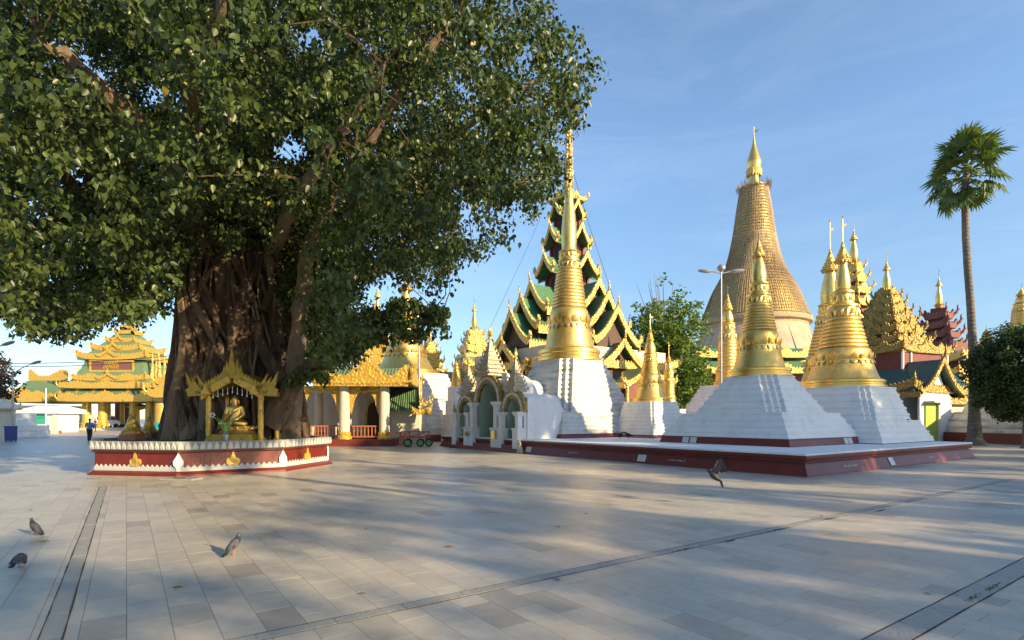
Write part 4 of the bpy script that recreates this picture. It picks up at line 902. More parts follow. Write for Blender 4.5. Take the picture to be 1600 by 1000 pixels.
# ------------------------------------------------------------------ great tiered pavilion behind the tall stupa
D = 47.0; k = D / F; zz = lambda py: WZ(py, D)
o = thing('tiered_pavilion', 'tall pavilion of green gabled roofs and maroon storeys behind the tall stupa', 'pavilion', (WX(886, D), D, 0), GA)
mb = MB(); mb.box((0, 0, 0), (11.5, 11.5, zz(555))); mb.part('wall', CREAM, o)
dirs = [0, pi / 2, pi, 3 * pi / 2]
def xtier(ln, w, ze, zr, root, bw, wall=MAROW, zwall=None, fl=.9):
    for a in dirs: gable_arm(o, a, ln, w, zz(ze), zz(zr), root, ROOF, GOLDC, wall, bw, .3, wall is not None, .26, zwall, fl)
xtier(6.6, 3.0, 590, 548, .5, .6, WOODD); xtier(5.9, 2.5, 552, 500, .5, .66, WOODD); xtier(4.9, 2.3, 528, 476, .4, .66, WOODD); xtier(3.9, 2.1, 500, 453, .3, .64, WOODD)
hip_tier(o, zz(585), 6.4, 6.4, .5, zz(560), 4.5, 4.5, ROOF, GOLDC, .3, .18, (), .5, 1.0)
def storey(h, z0, z1, aw):
    m = MB(); m.box((0, 0, zz(z0)), (h * 2, h * 2, zz(z1) - zz(z0))); s_ = m.part('storey', MAROW, o)
    for a in dirs:
        A = (-sin(a), cos(a), 0); Nn = (cos(a), sin(a), 0)
        for t in (-.85, .85):
            m = MB(); m.box((cos(a) * (h + .06) - sin(a) * h * t, sin(a) * (h + .06) + cos(a) * h * t, zz(z0)), (.2, .2, zz(z1) - zz(z0)), a); m.part('post', MAROW, s_)
        m = MB(); m.plate(arch_poly(h * .42, (zz(z1) - zz(z0)) * .62), Vector(Nn) * (h + .05) + Vector((0, 0, zz(z0) + .25)), A, Nn, .04); m.part('arched_opening', DARK, s_)
storey(1.3, 470, 425, 1); xtier(2.5, 1.2, 436, 407, .2, .55, None, None, .8)
storey(1.0, 415, 378, 1); xtier(1.85, .95, 388, 360, .2, .5, None, None, .8)
storey(.75, 368, 335, 1); xtier(1.35, .75, 344, 321, .2, .42, None, None, .7)
m = MB(); m.box((0, 0, zz(330)), (1.3, 1.3, 1.6), top=.7); m.part('storey', MAROW, o)
hip_tier(o, zz(318), 1.1, 1.1, .25, zz(300), .4, .4, ROOF, GOLDC, .2, .14, ((0, .4, .4),), .25, .7)
top_spire(o, zz(302), 4.0, .5)
lw = thing('gabled_porch', 'golden eaved side porch right of the tall stupa base', 'porch', (WX(978, 40), 40, 0), R(20)); k4 = 40 / F
gable_arm(lw, R(-90), 3.0, 1.9, WZ(607, 40), WZ(578, 40), 0, ROOF, GOLDC, MAROW, .36, .3, True, .25, 1.0, .9)
for x in (-1.5, 1.5):
    for y in (-2.6, -.2): mb = MB(); mb.lathe([(.12, 0), (.11, WZ(608, 40))], 10, (x, y)); mb.part('column', GOLDY, lw, True)
mb = MB(); mb.box((0, .6, 0), (3.4, .3, WZ(606, 40))); mb.part('wall', MAROW, lw)
o = thing('guy_wire', 'pair of thin stays from the tall stupa tip', 'cable')
for (x1, y1) in ((762, 520), (960, 470)):
    mb = MB(); mb.tube([(WX(887, 40), 40, WZ(240, 40)), (WX((887 + x1) / 2, 40), 40, WZ((240 + y1) / 2 + 6, 40)), (WX(x1, 40), 40, WZ(y1, 40))], .018, 4); mb.part('wire', DMETAL, o)

# ------------------------------------------------------------------ great stupa under bamboo scaffolding
D = 170.0; k = D / F * .92; zz = lambda py: EYE + (HY - py) / F * (170.0 - .55 * float(np.interp(py, [200, 287, 392, 442, 491, 505, 555], [1, 4, 7.5, 12, 16, 16.5, 20])))
gs = thing('great_stupa', 'giant golden stupa wrapped in bamboo scaffolding in the background', 'stupa', (WX(1178, D), D, 0))
prof = [(287, 20), (300, 22.5), (320, 26), (338, 28.5), (360, 32), (380, 36), (392, 39), (405, 43), (415, 47), (424, 51.5), (434, 58), (442, 63), (455, 69.5), (469, 75), (480, 79.5), (491, 84)]
mb = MB(); mb.lathe([(r * k * .965, zz(y)) for y, r in reversed(prof)], 64); mb.part('bell', GOLD, gs, True)
def rad(z):
    for (y0, r0), (y1, r1) in zip(prof, prof[1:]):
        a, b = zz(y0), zz(y1)
        if b <= z <= a: return (r1 + (r0 - r1) * (z - b) / (a - b)) * k
    return prof[-1][1] * k
z0, z1 = zz(491), zz(287); nh = 44
for i in range(nh):
    z = z0 + (z1 - z0) * (i + .3) / nh; r = rad(z) + .15; m = MB()
    m.lathe([(r - .10, z - .09), (r + .12, z - .09), (r + .12, z + .09), (r - .10, z + .09)], 56, cap0=False, cap1=False); m.part('bamboo_hoop', BAMBOO, gs)
m = MB(); q = random.Random(11)
for i in range(130):
    a = 2 * pi * i / 130; top = 1.0 if i % 2 else .62
    pts = []; n = 15
    for j in range(n):
        z = z0 + (z1 - z0) * top * j / (n - 1); r = rad(z) + .3; aa = a + q.gauss(0, .006); pts.append((r * cos(aa), r * sin(aa), z))
    m.tube(pts, .085, 3, False)
for i in range(900):                                 # short diagonal braces
    z = q.uniform(z0, z1 - 2); a = q.uniform(0, 6.28); r = rad(z) + .3; r2 = rad(z + 1.5) + .3; da = q.choice((-1, 1)) * 1.0 / r
    m.tube([(r * cos(a), r * sin(a), z), (r2 * cos(a + da), r2 * sin(a + da), z + 1.5)], .07, 3, False)
for i in range(150):                                 # poles sticking up round the top
    a = q.uniform(0, 6.28); r = rad(z1 - .1) + q.uniform(.2, 1.4); m.tube([(r * cos(a), r * sin(a), z1 - 1.2), (r * 1.06 * cos(a), r * 1.06 * sin(a), z1 + q.uniform(.2, 1.6))], .06, 3, False)
tag(m.part('bamboo_lattice', BAMBOO, gs), kind='stuff')
mb = MB(); mb.lathe([(84 * k, zz(492)), (88.5 * k, zz(494)), (89.5 * k, zz(498)), (88.5 * k, zz(501)), (83 * k, zz(502)), (82 * k, zz(506))], 64); mb.part('scaffold_deck', BAMBOO, gs, True)
for i in range(64):
    a0, a1 = 2 * pi * i / 64, 2 * pi * (i + 1) / 64; m = MB(); yb = 555 + q.uniform(-3, 6)
    rr0, rr1 = 81.5 * k, (106 + q.uniform(-1, 1)) * k
    m.add([(rr0 * cos(a0), rr0 * sin(a0), zz(505)), (rr0 * cos(a1), rr0 * sin(a1), zz(505)), (rr1 * 1.003 * cos(a1), rr1 * 1.003 * sin(a1), zz(yb)), (rr1 * cos(a0), rr1 * sin(a0), zz(yb))] +
          [((rr0 - .3) * cos(a), (rr0 - .3) * sin(a), zz(506)) for a in (a0, a1)] + [((rr1 - .3) * cos(a), (rr1 - .3) * sin(a), zz(yb)) for a in (a1, a0)], [(0, 1, 2, 3), (4, 7, 6, 5), (2, 3, 7, 6), (0, 3, 7, 4), (1, 2, 6, 5)])
    m.part('matting_sheet', MATTING, gs)
for i in range(5):
    h = (104 + 9 * i) * k; m = MB(); m.lathe([(h, zz(572 + i * 17)), (h, zz(556 + i * 17)), (h * .97, zz(555 + i * 17))], 8, ph=pi / 8); m.part('terrace', GOLD, gs)
mb = MB(); mb.lathe([(11 * k, zz(287)), (9.5 * k, zz(281)), (8 * k, zz(275)), (9 * k, zz(266)), (11 * k, zz(258)), (11.6 * k, zz(254))], 24); mb.part('umbrella_neck', GOLDP, gs, True)
m = MB(); leafband(m, 9.2 * k, zz(258), 18, 3.2, 1.4, .6, True); m.part('hanging_bells', GOLDC, gs)
mb = MB(); mb.lathe([(11.6 * k, zz(254)), (12.2 * k, zz(252)), (11.5 * k, zz(249)), (8 * k, zz(239)), (5.2 * k, zz(231)), (3.6 * k, zz(226)), (3.2 * k, zz(224)), (2.2 * k, zz(220)), (1.0 * k, zz(211)), (.5 * k, zz(207)), (.3 * k, zz(197))], 24); u = mb.part('umbrella_crown', GOLDP, gs, True)
mb = MB(); mb.plate([(0, zz(204)), (1.0, zz(204)), (1.6, zz(200)), (.8, zz(201.5)), (0, zz(201.5))], (0, 0, 0), (1, 0, 0), (0, -1, 0), .15); mb.part('vane', DMETAL, u)
mb = MB(); mb.box((72 * k, 0, zz(475)), (1.2, 1.0, 2.6)); mb.part('hoist_frame', WOODD, gs)
# green and golden hall roofs at the great stupa's foot
D = 90.0; k = D / F
for (px, w, lab) in ((1118, 42, 'golden eaved green roofed shrine left of the corner stupa spire'), (1240, 40, 'red and gold shrine roof between the two big stupas')):
    o = thing('shrine_hall', lab, 'shrine', (WX(px, D), D, 0), 0)
    mb = MB(); mb.box((0, 3, 0), (w * k * 1.6, 6, WZ(570, D))); mb.part('wall', MAROW, o)
    hip_tier(o, WZ(585, D), w * k, 5, .8, WZ(565, D), w * k * .8, 3.5, ROOF, GOLDC, .5, .3, ((-.5, .8, 1), (.5, .8, 1)), .5, 1.5, c=(0, 3))
    hip_tier(o, WZ(560, D), w * k * .8, 4, .8, WZ(543, D), w * k * .5, 2, ROOF, GOLDC, .5, .3, ((-.5, .8, 1), (.5, .8, 1)), .5, 1.5, c=(0, 3))

# ------------------------------------------------------------------ right hand buildings
D = 44.0; k = D / F; zz = lambda py: WZ(py, D)
o = thing('prayer_hall', 'white gabled hall crowned by a dense golden tiered spire, right of the stupas', 'hall', (WX(1412, D), D + 2, 0), R(24))
mb = MB(); mb.box((0, 0, 0), (6.4, 6.4, zz(592))); mb.part('wall', WHITE, o)
mb = MB(); mb.box((0, 0, zz(583)), (5.9, 5.9, zz(550) - zz(583))); w_ = mb.part('upper_wall', MAROW, o)
for a in (0, 1): [MB().box(((x if not a else 2.98), (-2.98 if not a else x), zz(582)), (.14, .14, 1.55)).part('white_post', WHITE, w_) for x in (-2.9, -1.9, 2.2)]
mb = MB(); mb.box((0, -3.0, zz(584)), (6.0, .16, .14)); mb.part('white_sill', WHITE, w_)
hip_tier(o, zz(618), 4.9, 4.9, .5, zz(580), 3.0, 3.0, TEAL, GOLDD, .3, .18, (), .5, 1.0)
gable_arm(o, R(-90), 5.4, 2.7, WZ(618, 41), WZ(563, 41), 2.0, TEAL, GOLDD, WHITE, .42, .35, True, .26, 0.02, 1.0, c=(-2.2, 0))
G4 = GOLDD
TT = [(554, 3.1, 541), (538, 2.15, 524), (521, 1.75, 508), (505, 1.42, 493), (490, 1.1, 479), (476, .8, 467), (465, .55, 457)]
for i, (py, h, t) in enumerate(TT):
    hip_tier(o, zz(py), h, h, .42, zz(t) - .2, h * .78, h * .78, G4, G4, .22, .2, ((0, .75, .7), (-.55, .4, .4), (.55, .4, .4)), .3, .85)
    mb = MB(); mb.box((0, 0, zz(t) - .35), (h * 1.45, h * 1.45, .5)); s_ = mb.part('storey', G4, o)
    for a in dirs:
        for t_ in (-.5, 0, .5):
            m = MB(); m.box((cos(a) * h * .78 - sin(a) * h * t_, sin(a) * h * .78 + cos(a) * h * t_, zz(t) - .3), (.25, .32, .42), a); m.part('niche', DARK, s_)
    if i < 4:
        for a in dirs: scroll_pediment(s_, Vector((cos(a), sin(a), 0)) * (h + .12) + Vector((0, 0, zz(py) + .25)), h * .9, .75, G4, (-sin(a), cos(a), 0), (cos(a), sin(a), 0), .12)
top_spire(o, zz(459), 4.2, .48)
mb = MB(); mb.box((-2.6, -5.15, WZ(629, 40)), (2.1, .9, .14)); mb.part('porch_slab', WHITE, o)
mb = MB(); mb.box((-3.0, -4.95, .0), (1.2, .1, WZ(630, 40))); mb.part('lime_shutter', LIME, o)
mb = MB(); mb.box((-2.2, -5.05, .0), (.2, .2, WZ(630, 40))); mb.part('porch_post', CREAM, o)
mb = MB(); mb.box((-1.1, -4.75, .0), (1.3, .12, 1.5)); mb.part('grey_dado', METAL, o)
# tower behind the stout stupa
D = 58.0; k = D / F; zz = lambda py: WZ(py, D)
o = thing('tiered_tower', 'golden tower of upswept tiers directly right of the stout stupa spire', 'tower', (WX(1334, D), D, 0), R(24))
mb = MB(); mb.box((0, 0, 0), (4, 4, zz(545))); mb.part('wall', MAROW, o)
for (py, h, t) in ((552, 46, 537), (528, 40, 512), (504, 33, 490), (481, 27, 468), (461, 21.5, 449), (443, 16, 432), (428, 11, 420)):
    hip_tier(o, zz(py), h * k * .72, h * k * .72, .5, zz(t), h * k * .4, h * k * .4, ROOF, GOLDY, .3, .18, ((0, .6, .6),), .45, 1.0)
    m = MB(); m.box((0, 0, zz(t) - .1), (h * k * .75, h * k * .75, .75)); m.part('storey', MAROW, o)
top_spire(o, zz(421), 5.4, .62)
# red tower
D = 66.0; k = D / F; zz = lambda py: WZ(py, D)
o = thing('tiered_tower', 'dark red tiered tower with slim golden spire left of the palm', 'tower', (WX(1467, D), D, 0), R(28))
mb = MB(); mb.box((0, 0, 0), (2.6, 2.6, zz(540))); mb.part('wall', MAROW, o)
REDW = mat('brick_red_wood', (0.15, 0.045, 0.035), (0.22, 0.07, 0.05), 0.6, 0, 5, .3)
for (py, h, t) in ((545, 28, 533), (530, 25, 520), (515, 21, 505), (500, 17, 490)):
    hip_tier(o, zz(py), h * k * .78, h * k * .78, .6, zz(t), h * k * .5, h * k * .5, TEAL, REDW, .35, .2, ((-.8, .3, .5), (.8, .3, .5)), .4, 1.3)
    m = MB(); m.box((0, 0, zz(t) - .2), (h * k * .95, h * k * .95, .8)); m.part('storey', MAROW, o)
top_spire(o, zz(489), 5.6, .55)
# yellow roofed hall behind the palm
D = 60.0; k = D / F; zz = lambda py: WZ(py, D)
o = thing('low_hall', 'bright golden eaved low hall behind the palm trunk', 'hall', (WX(1522, D), D, 0), R(5))
mb = MB(); mb.box((0, 3, 0), (90 * k, 6, zz(612))); mb.part('wall', CREAM, o)
for (py, h, t) in ((612, 52, 597), (590, 46, 577), (566, 40, 548)):
    hip_tier(o, zz(py), h * k, 4.5, .55, zz(t), h * k * .85, 3, TEAL, GOLDY, .35, .2, ((-.6, .9, .8), (0, .9, .8), (.6, .9, .8)), .5, 1.0, c=(0, 3))
    m = MB(); m.box((0, 3, zz(t) - .3), (h * k * 1.5, 5.2, 1.2)); m.part('storey', MAROW, o)
o = thing('cream_shed', 'plain cream walled annex between the white gabled hall and the palm', 'shed', (WX(1495, 42), 42, 0), R(12))
mb = MB(); mb.box((0, 1.5, 0), (4.2, 3, WZ(630, 42))); mb.part('wall', CREAM, o)
mb = MB(); mb.box((0, 1.3, WZ(630, 42)), (4.5, 3.4, .12)); mb.part('roof_slab', TEAL, o)
lo, hi = crest_profile(4.6, .4, .25, .15, ((0, .4, .5),), .2); mb = MB(); mb.sheet(lo, hi, (0, -.42, WZ(630, 42) - .1), (1, 0, 0), (0, -1, 0), .1); mb.part('eave_board', GOLDD, o)
mb = MB(); mb.box((-1.2, -.05, 0), (.9, .06, 1.9)); mb.part('door', WOODD, o)
o = thing('white_stupa_base', 'white stepped masonry base beneath the clipped tree at right edge', 'base', (WX(1690, 37), 37, 0), R(6))
mb = MB(); mb.box((0, 0, 0), (11.6, 9, .7)); mb.part('base_course', MAROON, o)
terraces(o, [(.701, 1.2, 5.4, 5.3, 0, 0), (1.201, 1.7, 5.1, 5.0, 0, 0), (1.701, 2.2, 4.8, 4.7, 0, 0), (2.201, 2.7, 4.4, 4.3, 0, 0)], WHITEW)
# ------------------------------------------------------------------ foliage
LV = np.array([(0, 0, 0), (-.36, .22, .10), (-.34, .55, .09), (0, 1.18, -.04), (.34, .55, .09), (.36, .22, .10)], float)   # heart leaf, folded on the midrib
LF = ((0, 1, 2, 3), (0, 3, 4, 5))
def leaf_frames(n, droop, g):
    """unit axes for n leaves: t along the leaf (mostly hanging), b across, w normal"""
    t = np.stack([g.normal(0, 1, n), g.normal(0, 1, n), g.normal(-droop, .6, n)], 1); t /= np.linalg.norm(t, axis=1)[:, None]
    r = g.normal(0, 1, (n, 3)); b = np.cross(t, r); b /= np.linalg.norm(b, axis=1)[:, None] + 1e-9
    return t, b, np.cross(t, b)
def leaves_mesh(name, P, size, m, droop=1.2, seed=1, simple=False):
    g = np.random.default_rng(seed); n = len(P)
    t, b, w = leaf_frames(n, droop, g); s = size * g.uniform(.7, 1.25, n)
    V = LV if not simple else np.array([(0, 0, 0), (-.4, .5, .05), (0, 1.1, 0), (.4, .5, .05)], float)
    nv = len(V)
    co = P[:, None, :] + s[:, None, None] * (V[None, :, 0:1] * b[:, None, :] + V[None, :, 1:2] * t[:, None, :] + V[None, :, 2:3] * w[:, None, :])
    fs = np.array(LF if not simple else ((0, 1, 2, 3),)); nf = len(fs)
    idx = (fs[None] + (np.arange(n) * nv)[:, None, None]).reshape(-1)
    me = bpy.data.meshes.new(name); me.vertices.add(n * nv); me.vertices.foreach_set('co', co.reshape(-1).astype(np.float32))
    me.loops.add(len(idx)); me.loops.foreach_set('vertex_index', idx.astype(np.int32))
    me.polygons.add(n * nf); me.polygons.foreach_set('loop_start', (np.arange(n * nf) * 4).astype(np.int32)); me.polygons.foreach_set('loop_total', np.full(n * nf, 4, np.int32))
    me.update(calc_edges=True); me.validate()
    a = me.attributes.new('tint', 'FLOAT', 'FACE'); a.data.foreach_set('value', np.repeat(g.random(n), nf).astype(np.float32))
    me.materials.append(m); return me
def clump_points(centres, rad, per, seed, flat=.75):
    g = np.random.default_rng(seed); C = np.repeat(np.asarray(centres, float), per, 0); R_ = np.repeat(np.asarray(rad, float), per)
    d = g.normal(0, 1, C.shape); d /= np.linalg.norm(d, axis=1)[:, None]; r = g.random(len(C)) ** .5
    d[:, 2] *= flat; return C + d * (r * R_)[:, None]
def in_poly(x, y, poly):
    c = False; j = len(poly) - 1
    for i in range(len(poly)):
        (xi, yi), (xj, yj) = poly[i], poly[j]
        if (yi > y) != (yj > y) and x < (xj - xi) * (y - yi) / (yj - yi) + xi: c = not c
        j = i
    return c

# ------------------------------------------------------------------ the great fig tree
TC = Vector((-10.1, 20.0, 0))
PLZ = 0.96
fig = thing('fig_tree', 'huge spreading fig tree growing from the octagonal planter', 'tree', (0, 0, 0))
q = random.Random(21)
TX, TY = -10.0, 20.2
trunk = MB()
rs = []
for i in range(15):
    t = i / 14; z = PLZ - .05 + t * 7.4; r = .78 * (.30 * (1 - t) ** 2 + 1.80 + .05 * t); cx = TX - .15 * t; row = []
    for j in range(28):
        a = 2 * pi * j / 28; rr = r * (1 + .13 * sin(5 * a + 3 * t) + .09 * sin(9 * a - 4 * t) + .05 * q.uniform(-1, 1)); row.append((cx + rr * cos(a) * 1.02, TY + rr * sin(a) * .85, z))
    rs.append(row)
trunk.loft(rs); tk = trunk.part('trunk', BARK, fig, True)
for kx in range(96):                                     # clasping aerial roots, each its own strand
    a = q.uniform(0, 2 * pi) if kx > 70 else q.uniform(-pi * 1.02, .05); tw = q.uniform(-.5, .5); r0 = q.uniform(2.0, 2.75); top = q.uniform(.55, 1.0); th = q.choice((.05, .08, .12, .17, .22))
    pts, rd = [], []
    for i in range(13):
        t = i / 12; tt = t * top; z = PLZ - .05 + tt * 7.4; base = .36 * (1 - tt) ** 2 + 1.68 + .05 * tt
        rr = base * (.95 + .12 * sin(6 * t + kx)) if r0 < 2.5 else base * (1.06 + .10 * (1 - t))
        aa = a + tw * t + .20 * sin(4.5 * t + kx * 1.7) + .10 * sin(10 * t + kx)
        pts.append((TX - .15 * tt + rr * cos(aa), TY + rr * sin(aa) * .86, z)); rd.append(th * (1.35 - .75 * t) * (1 + .15 * sin(9 * t + kx)))
    m = MB(); m.tube(pts, rd, 7); m.part('aerial_root', BARK if q.random() < .7 else BARKL, tk, True)
def wp(px, py, D): return Vector((WX(px, D), D, WZ(py, D)))
limbs = []
def limb(pts, r0, r1, m=None, seg=9):
    pts = [Vector(p) for p in pts]; P = []
    n = len(pts)                                          # Catmull-Rom through the given points
    for i in range(n - 1):
        p0, p1, p2, p3 = pts[max(i - 1, 0)], pts[i], pts[i + 1], pts[min(i + 2, n - 1)]
        for s_ in range(6):
            t = s_ / 6; P.append(.5 * ((2 * p1) + (p2 - p0) * t + (2 * p0 - 5 * p1 + 4 * p2 - p3) * t * t + (3 * p1 - p0 - 3 * p2 + p3) * t ** 3))
    P.append(pts[-1]); N_ = len(P)
    P = [p + Vector((q.gauss(0, .03), q.gauss(0, .03), q.gauss(0, .03))) if 0 < i < N_ - 1 else p for i, p in enumerate(P)]
    rd = [r0 + (r1 - r0) * (i / (N_ - 1)) ** .8 for i in range(N_)]
    mm = MB(); mm.tube(P, rd, seg); limbs.append((P, rd)); return mm.part('limb', m or BARKL, tk, True)
limb([wp(450, 683, 19.0), wp(455, 640, 18.8), wp(462, 580, 18.4), wp(468, 500, 18.2), wp(480, 400, 17.8), wp(500, 350, 17.0), wp(560, 250, 15.5), wp(640, 120, 14.5), wp(720, 20, 14)], .42, .10)
limb([wp(425, 660, 18.2), wp(460, 600, 18.0), wp(500, 568, 17.4), wp(545, 548, 17.0), wp(600, 520, 16.6), wp(650, 505, 16.4), wp(690, 495, 16.2)], .40, .04, BARK)
limb([wp(466, 680, 19.2), wp(432, 658, 18.6), wp(428, 610, 18.4), wp(470, 560, 18.4)], .16, .22, BARK)
limb([wp(340, 430, 20.4), wp(310, 340, 18), wp(250, 230, 14), wp(150, 130, 12), wp(60, 60, 11)], .55, .10)
limb([wp(300, 430, 20), wp(230, 350, 19), wp(130, 300, 18), wp(40, 220, 15), wp(-40, 190, 13)], .40, .09)
limb([wp(370, 400, 20), wp(400, 280, 19), wp(410, 150, 18), wp(390, 20, 18), wp(380, -80, 18)], .60, .12)
limb([wp(400, 430, 20.6), wp(480, 330, 20), wp(600, 290, 18.5), wp(650, 265, 17.8), wp(740, 190, 17), wp(860, 110, 17)], .45, .06)
limb([wp(600, 290, 18.5), wp(700, 290, 18), wp(790, 290, 18), wp(850, 280, 18)], .16, .04)
limb([wp(350, 410, 21), wp(330, 300, 24), wp(300, 200, 27), wp(280, 100, 28)], .5, .1)
limb([wp(430, 420, 21), wp(560, 320, 24), wp(680, 250, 26), wp(760, 160, 27)], .4, .08)
limb([wp(290, 440, 21), wp(180, 400, 22), wp(60, 390, 20), wp(-40, 400, 18)], .35, .07)
limb([wp(420, 430, 20.4), wp(440, 360, 17.5), wp(470, 300, 13.5), wp(540, 200, 12), wp(600, 100, 11)], .3, .05)
limb([wp(360, 300, 18), wp(300, 180, 14.5), wp(330, 60, 12), wp(360, -60, 11)], .3, .06)

SIL = [(-260, 470), (-120, 505), (0, 488), (40, 505), (75, 522), (112, 530), (150, 505), (200, 500), (238, 480), (268, 452), (300, 420), (330, 405), (395, 395), (420, 440), (450, 480), (470, 560), (520, 575), (560, 560), (562, 500), (555, 470), (590, 448), (640, 436), (706, 452), (712, 405), (745, 395), (770, 375), (800, 352), (850, 335), (872, 300), (880, 240), (872, 205), (905, 182), (918, 150), (934, 120), (915, 70), (888, 40), (870, -40), (860, -300), (-260, -300)]
LIMBF = [(540, 520), (560, 490), (600, 478), (640, 470), (692, 482), (702, 500), (690, 520), (640, 530), (600, 538), (560, 545), (500, 590), (450, 600), (470, 560)]
HOLES = [(565, 462, 20), (600, 455, 16), (745, 345, 20), (800, 330, 15), (115, 90, 14), (150, 115, 12), (300, 160, 10), (420, 235, 9), (480, 60, 16), (455, 230, 12), (575, 65, 10), (60, 330, 14), (110, 270, 14), (240, 145, 16)]
g = np.random.default_rng(5)
cen = []
while len(cen) < 6600:
    d = g.normal(0, 1, 3); d /= np.linalg.norm(d); r = g.random() ** .42
    p = np.array((-10.5, 19.0, 9.6)) + d * r * np.array((13.8, 12.2, 9.2))
    if p[1] < 6.5 or p[2] < 3.0: continue
    px, py = 800 + p[0] / p[1] * F, HY - (p[2] - EYE) / p[1] * F
    if not in_poly(px + g.normal(0, 5), py + g.normal(0, 5), SIL): continue
    if 285 < px < 430 and py > 395 and p[1] < 22.5: continue
    if 300 < px < 480 and py > 330 and p[1] < 18 and g.random() < .85: continue
    if any((px - a) ** 2 + (py - b) ** 2 < (c + 14) ** 2 for a, b, c in HOLES) and g.random() < .93: continue
    # keep the crown in separate boughs: drop the spaces between them
    nz_ = sin(p[0] * .9 + 1.3 * sin(p[2] * .7)) * sin(p[1] * .8 + .7 * sin(p[0] * .6)) * sin(p[2] * 1.1 + 1.1 * sin(p[1] * .5))
    if nz_ < -.30 and g.random() < .7: continue
    cen.append(p)
for _ in range(90):                                     # foliage on the low limb to the right
    while True:
        px, py = g.uniform(440, 705), g.uniform(468, 605)
        if in_poly(px, py, LIMBF): break
    D_ = 16.4 + g.normal(0, .5) + max(0, (560 - px)) * .012; cen.append(np.array((WX(px, D_), D_, WZ(py, D_))))
for (px, py, D_) in ((475, 585, 17.2), (500, 590, 17), (455, 600, 17.3), (268, 470, 16), (258, 478, 16), (1, 470, 9), (20, 360, 9)): cen.append(np.array((WX(px, D_), D_, WZ(py, D_))))
for _ in range(150):                                     # low dark boughs hanging right of the trunk
    px, py = g.uniform(452, 575), g.uniform(400, 560)
    if px > 540 and py > 470: continue
    D_ = g.uniform(18.6, 21.5); cen.append(np.array((WX(px, D_), D_, WZ(py, D_))))
cen = np.array(cen); rad_ = g.uniform(.32, .62, len(cen)) * np.clip(cen[:, 1] / 15.0, .75, 1.15)
small = np.array([0 if c[1] > 15.5 and c[1] < 18 and c[2] < 5.2 and c[0] > -8 else 1 for c in cen]); rad_ = np.where(small == 0, .33, rad_)
LP = clump_points(cen, rad_, 46, 9, .85)
px = 800 + LP[:, 0] / LP[:, 1] * F; py = HY - (LP[:, 2] - EYE) / LP[:, 1] * F
keep = ~((px > 288) & (px < 402) & (py > 410) & (LP[:, 1] < 19.5))
LP = LP[keep & (LP[:, 1] > 6)]; px = 800 + LP[:, 0] / LP[:, 1] * F; py = HY - (LP[:, 2] - EYE) / LP[:, 1] * F
onsc = (px > 5) & (px < 1590) & (py > 5) & (py < 640)
order = np.argsort(np.where(onsc, LP[:, 1], 1e9)); near = order[:300]; restm = np.ones(len(LP), bool); restm[near] = False
crown = bpy.data.objects.new('foliage', leaves_mesh('foliage', LP[restm], .128, LEAF, 1.35, 3)); COL.objects.link(crown); crown.parent = fig; crown['kind'] = 'stuff'
lm = leaves_mesh('leaf', np.zeros((1, 3)), 1.0, LEAF, 1.0, 4)
V = LV.copy(); lm.vertices.foreach_set('co', np.stack([V[:, 0], V[:, 1], V[:, 2]], 1).reshape(-1).astype(np.float32)); lm.attributes['tint'].data.foreach_set('value', np.full(2, .6, np.float32)); lm.update()
lm2 = lm.copy(); lm2.attributes['tint'].data.foreach_set('value', np.full(2, .25, np.float32))
ft, fb, fw = leaf_frames(300, 1.35, np.random.default_rng(8))
for i, n_ in enumerate(near):
    M_ = Matrix((tuple(fb[i]), tuple(ft[i]), tuple(fw[i]))).transposed().to_4x4()
    s_ = .135 * q.uniform(.8, 1.15); o = bpy.data.objects.new('leaf', lm if i % 2 else lm2); COL.objects.link(o); o.parent = fig
    o.matrix_local = Matrix.Translation(LP[n_]) @ M_ @ Matrix.Diagonal((s_, s_, s_, 1))
# twigs from the limbs out to the boughs
allp = [(p, r) for P, rd in limbs for p, r in zip(P, rd)]; AP = np.array([tuple(p) for p, _ in allp])
tw = MB(); used = 0
for c in cen[g.permutation(len(cen))[:900]]:
    dd = np.linalg.norm(AP - c, axis=1); i = int(dd.argmin())
    if dd[i] > 3.2 or dd[i] < .3: continue
    a = Vector(AP[i]); b = Vector(c); mid_ = (a + b) / 2 + Vector((q.gauss(0, .2), q.gauss(0, .2), q.uniform(.1, .5) * dd[i] * .25))
    r = min(allp[i][1] * .5, .010 + .008 * dd[i]); tw.tube([a, a.lerp(mid_, .55) + Vector((0, 0, .05)), mid_, mid_.lerp(b, .55), b], [r, r * .8, r * .6, r * .4, .008], 4, False)
tag(tw.part('twigs', BARK, fig), kind='stuff')

